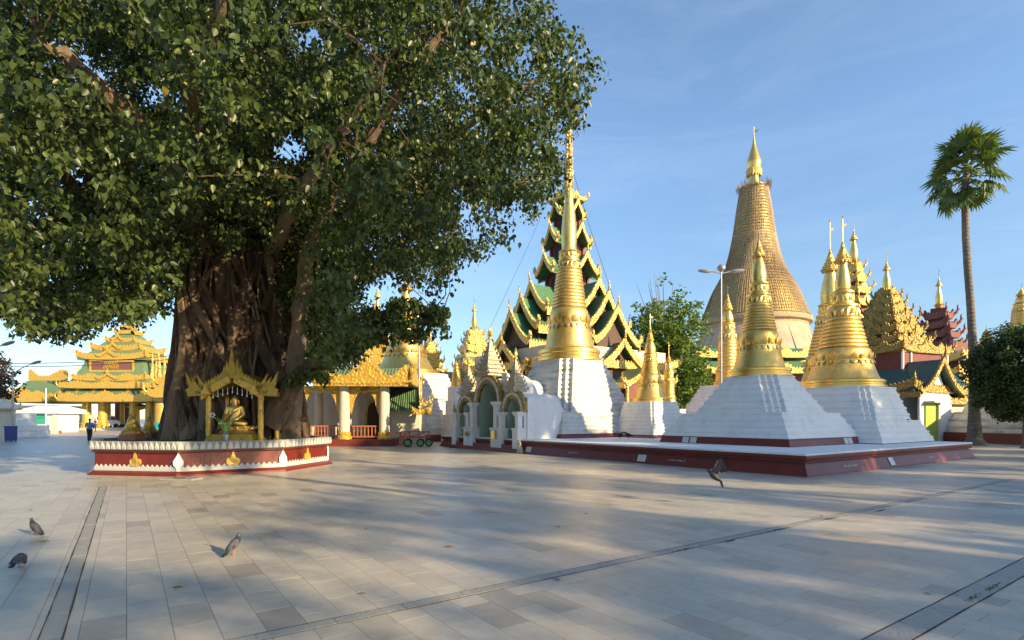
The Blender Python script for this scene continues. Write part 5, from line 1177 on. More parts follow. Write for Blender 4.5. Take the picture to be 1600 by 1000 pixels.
# ------------------------------------------------------------------ other trees
def tree(name, label, loc, h, cr, cz, ch, m, leaf, ncl, per, seed, trunk_r=.22, clr=.6, cat='tree', bark=None, shell=.4, fork=5, group=None):
    """trunk, forking limbs and a leaf-clump crown; cr/ch are the crown radii"""
    o = thing(name, label, cat, loc, 0, group); qq = random.Random(seed); gg = np.random.default_rng(seed)
    d = gg.normal(0, 1, (ncl, 3)); d /= np.linalg.norm(d, axis=1)[:, None]; r = gg.random(ncl) ** shell
    C = np.array((0, 0, cz)) + d * r[:, None] * np.array((cr, cr, ch)) * gg.uniform(.82, 1.08, (ncl, 1)); C = C[C[:, 2] > .5]
    P = clump_points(C, gg.uniform(.6, 1.2, len(C)) * clr, per, seed + 1, .8)
    f = bpy.data.objects.new('foliage', leaves_mesh('foliage', P, leaf, m, .6, seed + 2, True)); COL.objects.link(f); f.parent = o; f['kind'] = 'stuff'
    tb = MB(); top = cz - ch * .25; tb.tube([(0, 0, 0), (0, 0, .15), (.05, .02, top * .5), (.0, .05, top)], [trunk_r * 1.5, trunk_r * 1.15, trunk_r * .9, trunk_r * .7], 9); t_ = tb.part('trunk', bark or BARKL, o, True)
    for i in range(fork):
        e = C[qq.randrange(len(C))]; b = Vector((0, 0, top * qq.uniform(.7, 1)))
        lb = MB(); mid_ = b.lerp(Vector(e), .5) + Vector((0, 0, .3)); lb.tube([b, mid_, e], [trunk_r * .55, trunk_r * .3, .02], 6); lb.part('limb', bark or BARKL, t_, True)
    return o
D = 52
gt = tree('leafy_tree', 'loose bright green tree between the small stupa and the great stupa', (WX(1042, D), D, 0), 14, 4.2, WZ(540, D), 5.9, LEAFL, .30, 400, 26, 31, .22, .75, fork=16, shell=.55)
m = MB()
for i in range(9):
    x = q.uniform(-3, 2.5); m.tube([(x * .4, 0, WZ(520, D)), (x * .8, 0, WZ(470, D)), (x, 0, WZ(q.uniform(425, 445), D))], [.06, .04, .012], 4)
tag(m.part('bare_twigs', BARKL, gt), kind='stuff')
tree('leafy_tree', 'darker low bushy tree behind the slim golden spire stupa', (WX(1075, 50), 50, 0), 8, 2.5, WZ(600, 50), 3.0, LEAFL, .26, 150, 24, 33, .18, .7, fork=8)
tree('clipped_tree', 'dense dark clipped round tree at the right edge', (WX(1606, 31), 31, 0), 7, 2.75, WZ(583, 31), 2.75, LEAFD, .13, 900, 60, 41, .25, .42, shell=.16, fork=6)
tree('conifer_shrub', 'dark reddish leaved tree at the far left edge', (WX(-4, 46), 46, 0), 6, 1.5, WZ(598, 46), 2.6, LEAFR, .20, 130, 22, 43, .12, .5, fork=5)
m = MB()

# palmyra palm
pm = thing('palm_tree', 'tall solitary fan palm at the right of the plaza', 'tree', (WX(1524, 34.5), 34.5, 0)); D = 34.5
tp = [(WX(x, D) - WX(1524, D), 0, max(-.02, WZ(y, D))) for x, y in ((1524, 698), (1523, 685), (1522, 640), (1521, 580), (1519, 520), (1516, 470), (1512, 420), (1509, 370), (1508, 325), (1509, 290), (1510, 262))]
mb = MB(); P = []
for a, b in zip(tp, tp[1:]):
    for i in range(5): P.append(Vector(a).lerp(Vector(b), i / 5))
P.append(Vector(tp[-1])); n_ = len(P)
mb.tube(P, [(.46 * (1 - i / n_) ** 9 + .24 - .07 * i / n_) * (1 + .035 * (i % 2)) for i in range(n_)], 12); mb.part('trunk', PALMB, pm, True)
def frond_mesh(seed, L=1.2, n=24):
    qq = random.Random(seed); m = MB(); pet = 1.38
    m.tube([(0, 0, 0), (pet * .5, 0, .05), (pet, 0, 0)], [.05, .035, .03], 5)
    for i in range(n):
        a = R(-118) + R(236) * i / (n - 1); l = L * (.80 + .2 * cos(a)) * qq.uniform(.88, 1.05); w = .075
        dv = Vector((cos(a), sin(a), 0)); pv = Vector((-sin(a), cos(a), 0)); b = Vector((pet, 0, 0)); sag = qq.uniform(.10, .30)
        p1 = b + dv * l * .55 + Vector((0, 0, .05 + abs(sin(a)) * .16)); p2 = b + dv * l + Vector((0, 0, -sag * l))
        f = .04 * (1 if i % 2 else -1)
        m.add([tuple(b), tuple(p1 - pv * w + Vector((0, 0, f))), tuple(p1 + pv * w - Vector((0, 0, f))), tuple(p2)], [(0, 1, 2), (1, 3, 2)])
    me = m.mesh('frond', LEAFP); at = me.attributes.new('tint', 'FLOAT', 'FACE'); at.data.foreach_set('value', np.random.default_rng(seed).random(len(me.polygons)).astype(np.float32)); return me
qp = random.Random(77); fms = [frond_mesh(s_) for s_ in range(4)]; top = Vector(tp[-1])
for i in range(44):
    az = i * 2.399 + qp.uniform(-.2, .2); f = i / 43; el = R(84) - R(142) * f + qp.uniform(-.12, .12)
    o = inst(fms[i % 4], 'frond', pm, tuple(top + Vector((0, 0, .25 - 1.15 * f))), (qp.uniform(-.9, .9), -el, az), qp.uniform(.80, 1.05))
    o.rotation_mode = 'ZYX' if False else 'XYZ'
DEADF = mat('dead_palm_leaf', (0.20, 0.15, 0.07), (0.32, 0.25, 0.13), .8)
for i in range(12):
    m = MB(); a = i * .53 + .2; m.tube([(0, 0, 0), (.22 * cos(a), .22 * sin(a), -.1), (.34 * cos(a), .34 * sin(a), -.5), (.3 * cos(a), .3 * sin(a), -.95)], [.03, .06, .10, .02], 4); o = m.part('dead_frond', DEADF, pm); o.location = tuple(top + Vector((0, 0, -1.3 + .1 * (i % 3))))

# unseen trees added behind the viewer, sunward, to cast shade across the plaza
SH = Vector((SUN_AZ[0], SUN_AZ[1], 0)); NH = Vector((-SUN_AZ[1], SUN_AZ[0], 0))
def sunward(x, y, s): p = Vector((x, y, 0)) + SH * s; return (p.x, p.y, 0)
def sn(s_, n_): p = SH * s_ + NH * n_; return (p.x, p.y, 0)
rows = [(28, -3, 8.0, 2.0, 3.0, 70), (30, 3, 9.0, 2.2, 3.0, 80), (27, 8, 8.6, 2.0, 2.8, 75), (30, 13, 9.6, 2.4, 3.2, 90), (28, 18.5, 10.6, 3.0, 3.4, 130), (29, 24.5, 12.6, 3.9, 3.8, 330), (30, 30.5, 12.6, 3.9, 3.6, 330), (31, 37, 11.5, 3.4, 3.4, 150), (31, 45, 12.5, 4.0, 4.0, 260), (13, 8.5, 12.8, 2.0, 3.0, 110), (13, 13.5, 13.5, 2.0, 2.6, 80), (42, 6, 10.5, 1.8, 3.4, 80), (29, 0, 12.0, 2.0, 3.2, 95), (31, 6.5, 12.4, 2.0, 3.2, 95), (29, 12, 13.2, 2.0, 3.2, 95), (27, 16.5, 7.6, 1.8, 3.0, 80), (20, 22, 14.6, 1.9, 3.2, 170), (28, 5, 6.6, 1.4, 3.0, 70), (36, 19, 14.5, 2.0, 3.2, 100)]
for i, (s_, n_, zc, ch, cr, nc) in enumerate(rows):
    w_ = ('slight', 'small', 'young', 'open', 'mid sized', 'dense', 'broad', 'gappy', 'stout', 'high crowned', 'slender', 'distant', 'lofty', 'swaying', 'spreading', 'low', 'leafy', 'short', 'thin topped')[i]
    tree('shade_tree', w_ + ' unseen shade tree added behind the viewer on the sunward side', sn(s_, n_), 12, cr, zc, ch, LEAF, .34, (nc if nc > 105 else int(nc * .5)), 26, 60 + i, .18, (.8 if nc > 105 else .85), fork=(10 if nc > 105 else 6), shell=.5)
# ------------------------------------------------------------------ octagonal planter
OC = Vector((-10.45, 19.55, 0)); RO = 3.78; OA = GA + R(0)
PT = mat('grey_white_painted_petals', (0.44, 0.44, 0.42), (0.58, 0.58, 0.55), .7, 0, 5, .3, 18, stain=(.30, .29, .27), stain_amt=.6, stain_scale=3)
RIMD = mat('grimy_rim_plaster', (0.22, 0.215, 0.20), (0.36, 0.35, 0.33), .8, 0, 5, .3)
planter = thing('octagonal_planter', 'red octagonal planter with white lotus petal rim around the fig tree', 'planter', OC, OA)
def octv(r, z): return [(r * cos(R(22.5) + i * pi / 4), r * sin(R(22.5) + i * pi / 4), z) for i in range(8)]
def octl(rz): return [octv(r / cos(R(22.5)), z) for r, z in rz]
AP_ = RO * cos(R(22.5))
mb = MB(); mb.loft(octl([(AP_ + .10, 0), (AP_ + .10, .05), (AP_ + .04, .09), (AP_ + .0, .11), (AP_ - .02, .13)])); mb.part('base_course', REDP, planter)
mb = MB(); mb.loft(octl([(AP_ - .06, .131), (AP_ - .06, .66), (AP_ - .02, .665), (AP_ + .03, .69), (AP_ + .03, .705), (AP_ - .0, .72)])); mb.part('red_wall', REDP, planter)
mb = MB(); rz = octl([(AP_ - .02, .721), (AP_ + .04, .76), (AP_ + .07, .98), (AP_ + .06, 1.0), (AP_ - .22, 1.0), (AP_ - .24, .94)]); mb.loft(rz, True, False); mb.part('rim', RIMD, planter)
mb = MB(); mb.loft(octl([(AP_ - .23, .90), (AP_ - .23, .955)])); mb.part('soil_bed', SOIL, planter)
SL = 2 * AP_ * math.tan(R(22.5))
pet = MB(); pet.plate([(-.07, 0), (.07, 0), (.076, .07), (.05, .14), (0, .225), (-.05, .14), (-.076, .07)], (0, 0, 0), (1, 0, 0), (0, -1, 0), .02); pet.plate([(-.05, .02), (.05, .02), (.055, .09), (0, .16), (-.055, .09)], (0, -.014, 0), (1, 0, 0), (0, -1, 0), .016); pm1 = pet.mesh('rim_petal', PT)
saw = MB(); saw.plate([(-.075, 0), (.075, 0), (.075, .10), (0, .19), (-.075, .10)], (0, 0, 0), (1, 0, 0), (0, -1, 0), .02); pm2 = saw.mesh('foot_petal', PT)
big = MB(); big.plate([(-.05, 0), (.05, 0), (.06, .10), (.15, .18), (.16, .30), (.08, .42), (0, .56), (-.08, .42), (-.16, .30), (-.15, .18), (-.06, .10)], (0, 0, 0), (1, 0, 0), (0, -1, 0), .03); pm3 = big.mesh('corner_leaf', WHITE)
fle = MB(); [fle.plate([(c * .1 + .085 * sin(2 * pi * i / 10), h + .11 * cos(2 * pi * i / 10)) for i in range(10)], (0, 0, 0), (1, 0, 0), (0, -1, 0), .03) for c, h in ((-1, .10), (1, .10))]
fle.plate([(-.06, 0), (.06, 0), (.07, .2), (.03, .34), (0, .44), (-.03, .34), (-.07, .2)], (0, -.012, 0), (1, 0, 0), (0, -1, 0), .03); pm4 = fle.mesh('gold_flower', GOLDY)
for f in range(8):
    a = f * pi / 4; nx, ny = cos(a), sin(a); tx, ty = -ny, nx
    wn_ = OC + Vector((nx * cos(OA) - ny * sin(OA), nx * sin(OA) + ny * cos(OA), 0)) * AP_
    if (Vector((wn_.x, wn_.y, 0)) - Vector((OC.x, OC.y, 0))).dot(Vector((-wn_.x, -wn_.y, 0))) < 0: continue
    n = 16; rt = math.atan2(ny, nx) + pi / 2
    for i in range(n):
        s_ = SL * 1.015 * ((i + .5) / n - .5); inst(pm1, 'rim_petal', planter, (nx * (AP_ + .075) + tx * s_, ny * (AP_ + .075) + ty * s_, .765), (R(7), 0, rt), (1.0, 1, 1))
    n = 18
    for i in range(n):
        s_ = SL * .985 * ((i + .5) / n - .5); inst(pm2, 'foot_petal', planter, (nx * (AP_ - .04) + tx * s_, ny * (AP_ - .04) + ty * s_, .131), (0, 0, rt), (SL / n / .152, 1, 1))
    inst(pm4, 'gold_flower', planter, (nx * (AP_ - .025), ny * (AP_ - .025), .27), (0, 0, rt), 1.05)
    ca = a + pi / 8; rc = (AP_ - .03) / cos(pi / 8); inst(pm3, 'corner_leaf', planter, (rc * cos(ca), rc * sin(ca), .14), (0, 0, ca + pi / 2), (.85, 1, .95))
o = thing('drain_cover', 'dark flat slab lying on the paving before the planter', 'slab', gp(283, 749), R(-10)); mb = MB(); mb.box((0, 0, 0), (1.0, .42, .035)); mb.part('slab', STRIPM, o); mb = MB(); mb.box((.0, -.05, .035), (.35, .06, .02)); mb.part('handle_bar', DMETAL, o)

# ------------------------------------------------------------------ small shrine on the planter
SD = 17.3; k = SD / F; sz = .955
shr = thing('shrine_canopy', 'small olive gold shrine canopy on four posts under the fig trunk', 'shrine', (WX(370, SD), SD, sz), R(-3))
X = lambda px: (px - 370) * k
Z = lambda py: WZ(py, SD) - sz
for x in (X(328), X(411)):
    for y in (-.1, .95):
        mb = MB(); mb.lathe([(.115, 0), (.115, .06), (.085, .08), (.085, Z(652)), (.095, Z(651.5)), (.095, Z(649)), (.082, Z(648.5)), (.08, Z(619))], 14, (x, y)); mb.part('post', GOLDY, shr, True)
OLG = mat('olive_gold_paint', (0.36, 0.25, 0.035), (0.52, 0.37, 0.06), .45, .35, 6, .3, 24, stain=(.15, .10, .02), stain_amt=.7, stain_scale=5, stain_stretch=(1, 1, 1))
for x in (X(320), X(418)): mb = MB(); mb.box((x, .42, Z(619)), (.34, 1.5, .14)); mb.part('beam', OLG, shr)
for sg in (-1, 1):                                     # bargeboards falling from the peak
    up, dn = [], []
    for i in range(13): t = i / 12; x = sg * (.06 + .92 * t); zt = Z(588) - (Z(588) - Z(612)) * t ** 1.1; up.append((x, zt)); dn.append((x, zt - .22 - .05 * t))
    mb = MB(); mb.sheet(dn, up, (0, -.30, 0), (1, 0, 0), (0, -1, 0), .1); mb.part('bargeboard', GOLDY, shr)
    for j in range(9):
        t = (j + .5) / 9; x = sg * (.1 + .88 * t); zb_ = Z(588) - (Z(588) - Z(611)) * t ** 1.1; mb = MB(); mb.plate([(-.05, -.02), (.05, -.02), (.055, .09), (0, .22), (-.055, .09)], (x, -.28, zb_), (1, 0, 0), (0, -1, 0), .05); mb.part('crest_leaf', OLG, shr)
    mb = MB(); mb.sheet([(sg * (.05 + .95 * i / 8), Z(586) - (Z(586) - Z(611)) * (i / 8) ** 1.1 - .02) for i in range(9)], [(sg * (.05 + .95 * i / 8), Z(586) - (Z(586) - Z(611)) * (i / 8) ** 1.1 + .05) for i in range(9)], (0, -.22, 0), (1, 0, 0), (0, -1, 0), 1.5); mb.part('roof_slope', OLG, shr)
    for (x0, hh, oo) in ((.78, .62, .1), (1.02, .52, .0), (1.18, .70, .05)): mb = MB(); mb.plate([(0, 0), (sg * .16, .02), (sg * (.22 + oo), hh * .45), (sg * (.30 + oo), hh), (sg * (.12 + oo), hh * .6), (sg * .02, hh * .3)], (sg * (x0 - .05), -.33 + oo * .5, Z(616)), (1, 0, 0), (0, -1, 0), .06); mb.part('wing_flame', OLG, shr)
    mb = MB(); mb.plate([(sg * .62, 0), (sg * .92, 0), (sg * .85, .14), (sg * .77, .30), (sg * .69, .14)], (0, -.42, Z(617)), (1, 0, 0), (0, -1, 0), .08); mb.part('boss', GOLDY, shr)
    mb = MB(); mb.plate([(sg * .92, -.02), (sg * 1.38, -.06), (sg * 1.45, .16), (sg * 1.2, .3), (sg * .95, .2)], (0, -.32, Z(617)), (1, 0, 0), (0, -1, 0), .10); mb.part('wing_board', OLG, shr)
for (x, h0, w_) in ((-.16, .55, .09), (0, .95, .10), (.16, .6, .09), (-.26, .42, .06), (.26, .42, .06)):
    mb = MB(); mb.plate([(x - w_, 0), (x + w_, 0), (x + w_ * 1.05, h0 * .35), (x + w_ * .5, h0 * .7), (x, h0), (x - w_ * .5, h0 * .7), (x - w_ * 1.05, h0 * .35)], (0, -.30 + abs(x) * .15, Z(592)), (1, 0, 0), (0, -1, 0), .07); mb.part('peak_flame', OLG, shr)
for j in range(9): mb = MB(); x = -.62 + j * .155; mb.tube([(x, -.24, Z(604 + abs(j - 4) * 2)), (x, -.24, Z(604 + abs(j - 4) * 2) - .16)], .008, 4); mb.lathe([(.02, Z(604 + abs(j - 4) * 2) - .22), (.018, Z(604 + abs(j - 4) * 2) - .16)], 6, (x, -.24)); mb.part('hanging_bell', STEEL, shr)

def skin(name, verts, edges, radii, m, parent=None, sub=2, root=0, loc=None):
    """a continuous body grown round a jointed skeleton"""
    me = bpy.data.meshes.new(name); me.from_pydata(verts, edges, []); o = bpy.data.objects.new(name, me); COL.objects.link(o)
    md = o.modifiers.new('skin', 'SKIN'); md.use_smooth_shade = True
    for i, r in enumerate(radii):
        sv = me.skin_vertices[0].data[i]; sv.radius = r if isinstance(r, tuple) else (r, r); sv.use_root = (i == root)
    s_ = o.modifiers.new('sub', 'SUBSURF'); s_.levels = sub; s_.render_levels = sub
    dg = bpy.context.evaluated_depsgraph_get(); ne = bpy.data.meshes.new_from_object(o.evaluated_get(dg)); o.modifiers.clear(); o.data = ne; ne.materials.clear(); ne.materials.append(m)
    ne.polygons.foreach_set('use_smooth', [True] * len(ne.polygons)); o.parent = parent
    if loc: o.location = loc
    return o
def blob(mb, c, r, n=14, m=9):
    mb.loft([[(c[0] + r[0] * sin(pi * j / m) * cos(2 * pi * i / n), c[1] + r[1] * sin(pi * j / m) * sin(2 * pi * i / n), c[2] - r[2] * cos(pi * j / m)) for i in range(n)] for j in range(m + 1)], False, False)
bud = thing('seated_statue', 'small golden seated statue on a stepped pedestal inside the shrine', 'statue', (WX(368, SD), SD - .05, sz), 0)
GS = GOLDP; bud.scale = (1.35, 1.25, 1.25)
mb = MB(); mb.box((.02, .1, 0), (1.05, .72, .07)); mb.box((.02, .1, .07), (.98, .66, .06)); mb.box((.02, .1, .13), (.92, .62, .05)); mb.part('plinth', OLG, bud)
mb = MB(); mb.loft([[(.02 + a * r * cos(t), .1 + b * r * sin(t), z) for t in [2 * pi * i / 28 for i in range(28)]] for z, r in ((.181, 1.0), (.22, 1.05), (.26, .98), (.285, .86), (.31, .86), (.345, 1.0), (.375, 1.02), (.39, .95)) for a, b in ((.40, .30),)]); p_ = mb.part('lotus_seat', GS, bud, True)
mb = MB()
for i in range(20):
    a = 2 * pi * i / 20; c = Vector((.02 + .40 * cos(a), .1 + .30 * sin(a), .30)); t_ = Vector((-sin(a), cos(a), 0)); n_ = Vector((cos(a), sin(a), 0))
    mb.add([tuple(c - t_ * .055), tuple(c + t_ * .055), tuple(c + n_ * .05 + Vector((0, 0, .09))), tuple(c + n_ * .035 + Vector((0, 0, .03)))], [(0, 1, 3), (1, 2, 3), (2, 0, 3)])
mb.part('seat_petals', GS, p_)
B = [(0, .05, .47), (0, .05, .60), (0, .04, .76), (0, .03, .86), (0, .02, .905), (0, .01, .95), (0, 0, 1.02), (0, .01, 1.085), (0, .02, 1.13), (0, .02, 1.17),
     (-.15, .03, .85), (-.20, .0, .68), (-.19, -.14, .52), (.15, .03, .85), (.20, .0, .68), (.10, -.15, .545), (0, -.17, .54),
     (-.13, .0, .45), (-.30, -.10, .44), (-.12, -.22, .45), (.05, -.24, .46), (.13, .0, .45), (.30, -.10, .44), (.10, -.20, .47), (-.05, -.20, .49), (-.185, -.22, .43)]
E_ = [(0, 1), (1, 2), (2, 3), (3, 4), (4, 5), (5, 6), (6, 7), (7, 8), (8, 9), (3, 10), (10, 11), (11, 12), (12, 25), (3, 13), (13, 14), (14, 15), (15, 16), (0, 17), (17, 18), (18, 19), (19, 20), (0, 21), (21, 22), (22, 23), (23, 24)]
rr = [(.17, .13), (.13, .11), (.165, .12), (.14, .10), (.06, .06), (.07, .075), (.088, .095), (.075, .08), (.038, .04), (.012, .012), .07, .055, .045, .07, .055, .045, .04, .10, .085, .065, .04, .10, .085, .06, .035, .03]
body = skin('body', B, E_, rr, GS, bud, 2)
mb = MB()
for sg in (-1, 1): mb.tube([(sg * .085, .015, 1.03), (sg * .092, .01, .98), (sg * .088, .0, .935)], [.018, .014, .016], 6)
mb.tube([(0, -.088, 1.03), (0, -.105, .995), (0, -.092, .985)], [.008, .014, .01], 6); mb.tube([(-.03, -.085, .965), (0, -.093, .962), (.03, -.085, .965)], .007, 5)
for sg in (-1, 1): mb.tube([(sg * .05, -.075, 1.03), (sg * .03, -.088, 1.026), (sg * .012, -.086, 1.03)], .006, 5)
mb.part('face', GS, body)
mb = MB(); mb.tube([(.14, -.04, .87), (.04, -.115, .78), (-.06, -.115, .68), (-.13, -.06, .60)], [.02, .03, .03, .02], 6); mb.part('robe_fold', GS, body)
vs_ = thing('flower_vase', 'small grey vase with green stems before the golden statue', 'vase', (WX(353, 16.75), 16.75, sz))
mb = MB(); mb.lathe([(.10, 0), (.11, .02), (.06, .07), (.055, .1), (.09, .17), (.085, .22), (.06, .26), (.09, .29)], 16); mb.part('vase_body', METAL, vs_, True)
for i in range(9):
    a = i * 2.3; l = q.uniform(.35, .6); dx, dy = cos(a) * l * .55, sin(a) * l * .4
    m = MB(); m.tube([(0, 0, .25), (dx * .3, dy * .3, .25 + l * .55), (dx, dy, .25 + l * .9)], [.02, .028, .004], 4); m.part('leaf_blade', MATS['green_hub'], vs_)
m = MB(); m.tube([(0, 0, .25), (-.2, 0, .6), (-.42, 0, .82)], .012, 4); st_ = m.part('stem', MATS['green_hub'], vs_); m = MB(); [blob(m, (-.42 + .07 * cos(t), .02 * sin(3 * t), .82 + .06 * sin(t)), (.035, .03, .03), 8, 5) for t in (0, 1, 2, 3, 4, 5)]; m.part('blossom', FLOWER, st_)
def rim_stupa(px, D, h, label):
    o = thing('miniature_stupa', label, 'stupa', (WX(px, D), D, sz)); r = h * .26
    m = MB(); m.lathe([(r * 1.25, 0), (r * 1.25, h * .08), (r * 1.15, h * .1), (r * 1.12, h * .16)], 8); m.part('pedestal', TERRA, o)
    m = MB(); m.lathe([(r, h * .16), (r, h * .22), (r * .9, h * .24), (r * .66, h * .34), (r * .48, h * .46), (r * .44, h * .52), (r * .40, h * .55), (r * .28, h * .62)], 24); m.part('bell', GOLDY, o, True)
    m = MB(); m.lathe([(r * .28, h * .62), (r * .30, h * .64), (r * .2, h * .68), (r * .22, h * .7), (r * .14, h * .76), (r * .1, h * .84), (r * .15, h * .85), (r * .02, h)], 14); m.part('spire', GOLDY, o, True)
rim_stupa(207, 18.6, 1.28, 'left miniature golden stupa on the planter rim'); rim_stupa(233, 20.2, 1.15, 'right miniature golden stupa on the planter rim, nearer the trunk')
o = thing('prop_pole', 'thin slanting pole leaning on the planter right of the shrine', 'pole'); mb = MB(); mb.tube([wp(480, 683, 17.2), wp(447, 628, 18)], .02, 5); mb.part('shaft', BARKL, o)

# ------------------------------------------------------------------ handcart, shoes, van, person
ct = thing('handcart', 'red metal handcart parked beside the small white hall', 'cart', (WX(648, 33.3), 33.3, 0), R(8))
fr = MB()
for y in (-.35, .35):
    fr.box((0, y, .52), (1.9, .06, .08)); fr.box((.05, y, .86), (1.7, .05, .06))
    for x in (-.85, -.3, .3, .85): fr.box((x, y, .56), (.05, .05, .34))
    fr.tube([(-.85, y, .56), (-.3, y, .86)], .025, 5); fr.tube([(-.3, y, .60), (.6, y, .84)], .025, 5)
for x in (-.9, -.45, 0, .45, .9): fr.box((x, 0, .53), (.06, .70, .06))
fr.part('frame', REDM, ct)
for i in range(6): m = MB(); m.box((0, -.3 + i * .12, .60), (1.8, .095, .025)); m.part('slat', REDM, ct)
m = MB(); [m.tube([(-.9, y, .84), (-1.35, y, .9), (-1.6, y, .82)], .025, 5) for y in (-.3, .3)]; m.tube([(-1.6, -.3, .82), (-1.6, .3, .82)], .025, 5); m.part('push_bar', REDM, ct)
m = MB(); m.box((-.72, -.42, .08), (.36, .1, .5)); m.part('box_front', TERRA, ct)
for (x, y) in ((.35, -.45), (.85, -.40), (-.4, -.45), (.35, .45), (-.4, .45)):
    w = MB(); c = [(cos(2 * pi * i / 20), sin(2 * pi * i / 20)) for i in range(20)]
    w.loft([[(x + r * a, y + dy, .24 + r * b) for a, b in c] for r, dy in ((.16, -.05), (.22, -.055), (.24, -.03), (.24, .03), (.22, .055), (.16, .05))], False, False); t_ = w.part('wheel', RUBBER, ct, True)
    h_ = MB(); h_.loft([[(x + r * a, y + dy, .24 + r * b) for a, b in c] for r, dy in ((.165, -.035), (.15, -.05), (.06, -.03), (.05, -.07), (.01, -.07))]); h_.part('hub', GREENHUB, t_, True)
for i, dx in enumerate((-.30, -.14, .1, .26)):
    o = thing('sandal', ('leftmost', 'second', 'third', 'rightmost')[i] + ' dark sandal of the row left on the paving before the gate', 'sandal', tuple(gp(714 + dx * 30, 700)), q.uniform(-.6, .6), 'sandals before the gate')
    m = MB(); m.loft([[(.045 * w_ * cos(t), .12 * sin(t), z) for t in [2 * pi * j / 14 for j in range(14)]] for z, w_ in ((0, .9), (.015, 1), (.03, .95))]); m.part('sole', RUBBER, o); m = MB(); m.tube([(-.04, .0, .03), (-.02, .05, .06), (0, .08, .04), (.02, .05, .06), (.04, 0, .03)], .01, 5); m.part('strap', HAIR, o)

vn = thing('minibus', 'small white minibus parked under the far left pavilion', 'van', (WX(163, 84), 84, .35), R(70))
m = MB(); prof_ = [(-1.9, .35), (1.75, .35), (1.9, .55), (1.85, .95), (1.45, 1.1), (1.0, 1.75), (.7, 1.85), (-1.75, 1.85), (-1.9, 1.6)]
m.plate(prof_, (0, -.8, 0), (1, 0, 0), (0, -1, 0), 1.6); m.part('body', VANW, vn)
m = MB(); m.plate([(1.40, 1.15), (1.02, 1.68), (.4, 1.68), (.4, 1.15)], (0, -.81, 0), (1, 0, 0), (0, -1, 0), .02); m.plate([(.3, 1.15), (.3, 1.68), (-1.6, 1.68), (-1.6, 1.15)], (0, -.81, 0), (1, 0, 0), (0, -1, 0), .02); m.part('side_window', GLASSD, vn)
m = MB(); m.add([(1.48, -.7, 1.12), (1.48, .7, 1.12), (1.04, .65, 1.72), (1.04, -.65, 1.72)], [(0, 1, 2, 3)]); m.part('windscreen', GLASSD, vn)
for x in (-1.2, 1.2):
    for y in (-.72, .72):
        m = MB(); m.loft([[(x + r * cos(2 * pi * i / 16), y + dy, .32 + r * sin(2 * pi * i / 16)) for i in range(16)] for r, dy in ((.2, -.1), (.32, -.1), (.32, .1), (.2, .1))]); m.part('wheel', RUBBER, vn, True)
for y in (-.55, .55): m = MB(); m.box((1.88, y, .68), (.06, .26, .16)); m.part('headlight', LAMPG, vn)

def person(label, loc, rz, shirt, trous, walk=.28, h=1.66):
    o = thing('person', label, 'person', loc, rz); s_ = h / 1.72
    V_ = [(0, 0, .95), (0, 0, 1.12), (0, .0, 1.32), (0, .0, 1.43), (0, -.01, 1.50), (0, -.03, 1.58), (0, -.02, 1.68), (.19, 0, 1.39), (.25, .04, 1.14), (.20, -.16, 1.02), (.16, -.24, 1.04), (-.19, 0, 1.39), (-.25, .02, 1.13), (-.20, -.14, 1.0), (-.15, -.22, 1.02),
          (.09, 0, .90), (.10, -walk * .35, .50), (.10, -walk * .3, .08), (.10, -walk * .3 - .15, .03), (-.09, 0, .90), (-.10, walk * .15, .50), (-.10, walk * .9, .10), (-.10, walk * .9 - .14, .04)]
    Ee = [(0, 1), (1, 2), (2, 3), (3, 4), (4, 5), (5, 6), (2, 7), (7, 8), (8, 9), (9, 10), (2, 11), (11, 12), (12, 13), (13, 14), (0, 15), (15, 16), (16, 17), (17, 18), (0, 19), (19, 20), (20, 21), (21, 22)]
    rad_p = [(.14, .10), (.13, .095), (.16, .10), (.08, .07), .055, (.075, .09), (.07, .085), .06, .043, .035, .03, .06, .043, .035, .03, .085, .06, .042, .035, .085, .06, .042, .035]
    sc_ = lambda L: [tuple(s_ * c for c in v) for v in L]
    skin('body', sc_(V_), Ee, rad_p, SKIN, o, 2)
    up = lambda r, k_: tuple(x + k_ for x in r) if isinstance(r, tuple) else r + k_
    iv = [0, 1, 2, 7, 8, 11, 12]; mp_ = {a: i for i, a in enumerate(iv)}; skin('shirt', sc_([V_[i] for i in iv]), [(mp_[a], mp_[b]) for a, b in Ee if a in mp_ and b in mp_], [up(rad_p[i], .022) for i in iv], shirt, o, 2)
    iv = [0, 15, 16, 17, 19, 20, 21]; mp2 = {a: i for i, a in enumerate(iv)}; skin('trousers', sc_([V_[i] for i in iv]), [(mp2[a], mp2[b]) for a, b in Ee if a in mp2 and b in mp2], [up(rad_p[i], .02) for i in iv], trous, o, 2)
    m = MB(); blob(m, (0, 0, s_ * 1.66), (.085, .10, .09)); m.part('hair', HAIR, o, True)
    for x, y in ((.10, -walk * .3), (-.10, walk * .9)): m = MB(); blob(m, (s_ * x, s_ * (y - .06), .035), (.05, .13, .04), 10, 6); m.part('shoe', RUBBER, o, True)
person('person in blue shirt and dark trousers walking left of the planter', (WX(140, 40), 40, 0), R(200), SHIRTB, TROUS)
person('person in dark clothes standing beneath the left pavilion columns', (WX(122, 74), 74, .0), R(10), TROUS, TROUS, .05)
person('person in dark clothes beside a column left of the minibus', (WX(149, 75), 75, .0), R(-30), TROUS, TROUS, .1, 1.72)
person('person in blue clothes stooping between planter and side hall', (WX(252, 46), 46, .0), R(60), SHIRTB, SHIRTB, .3, 1.5)

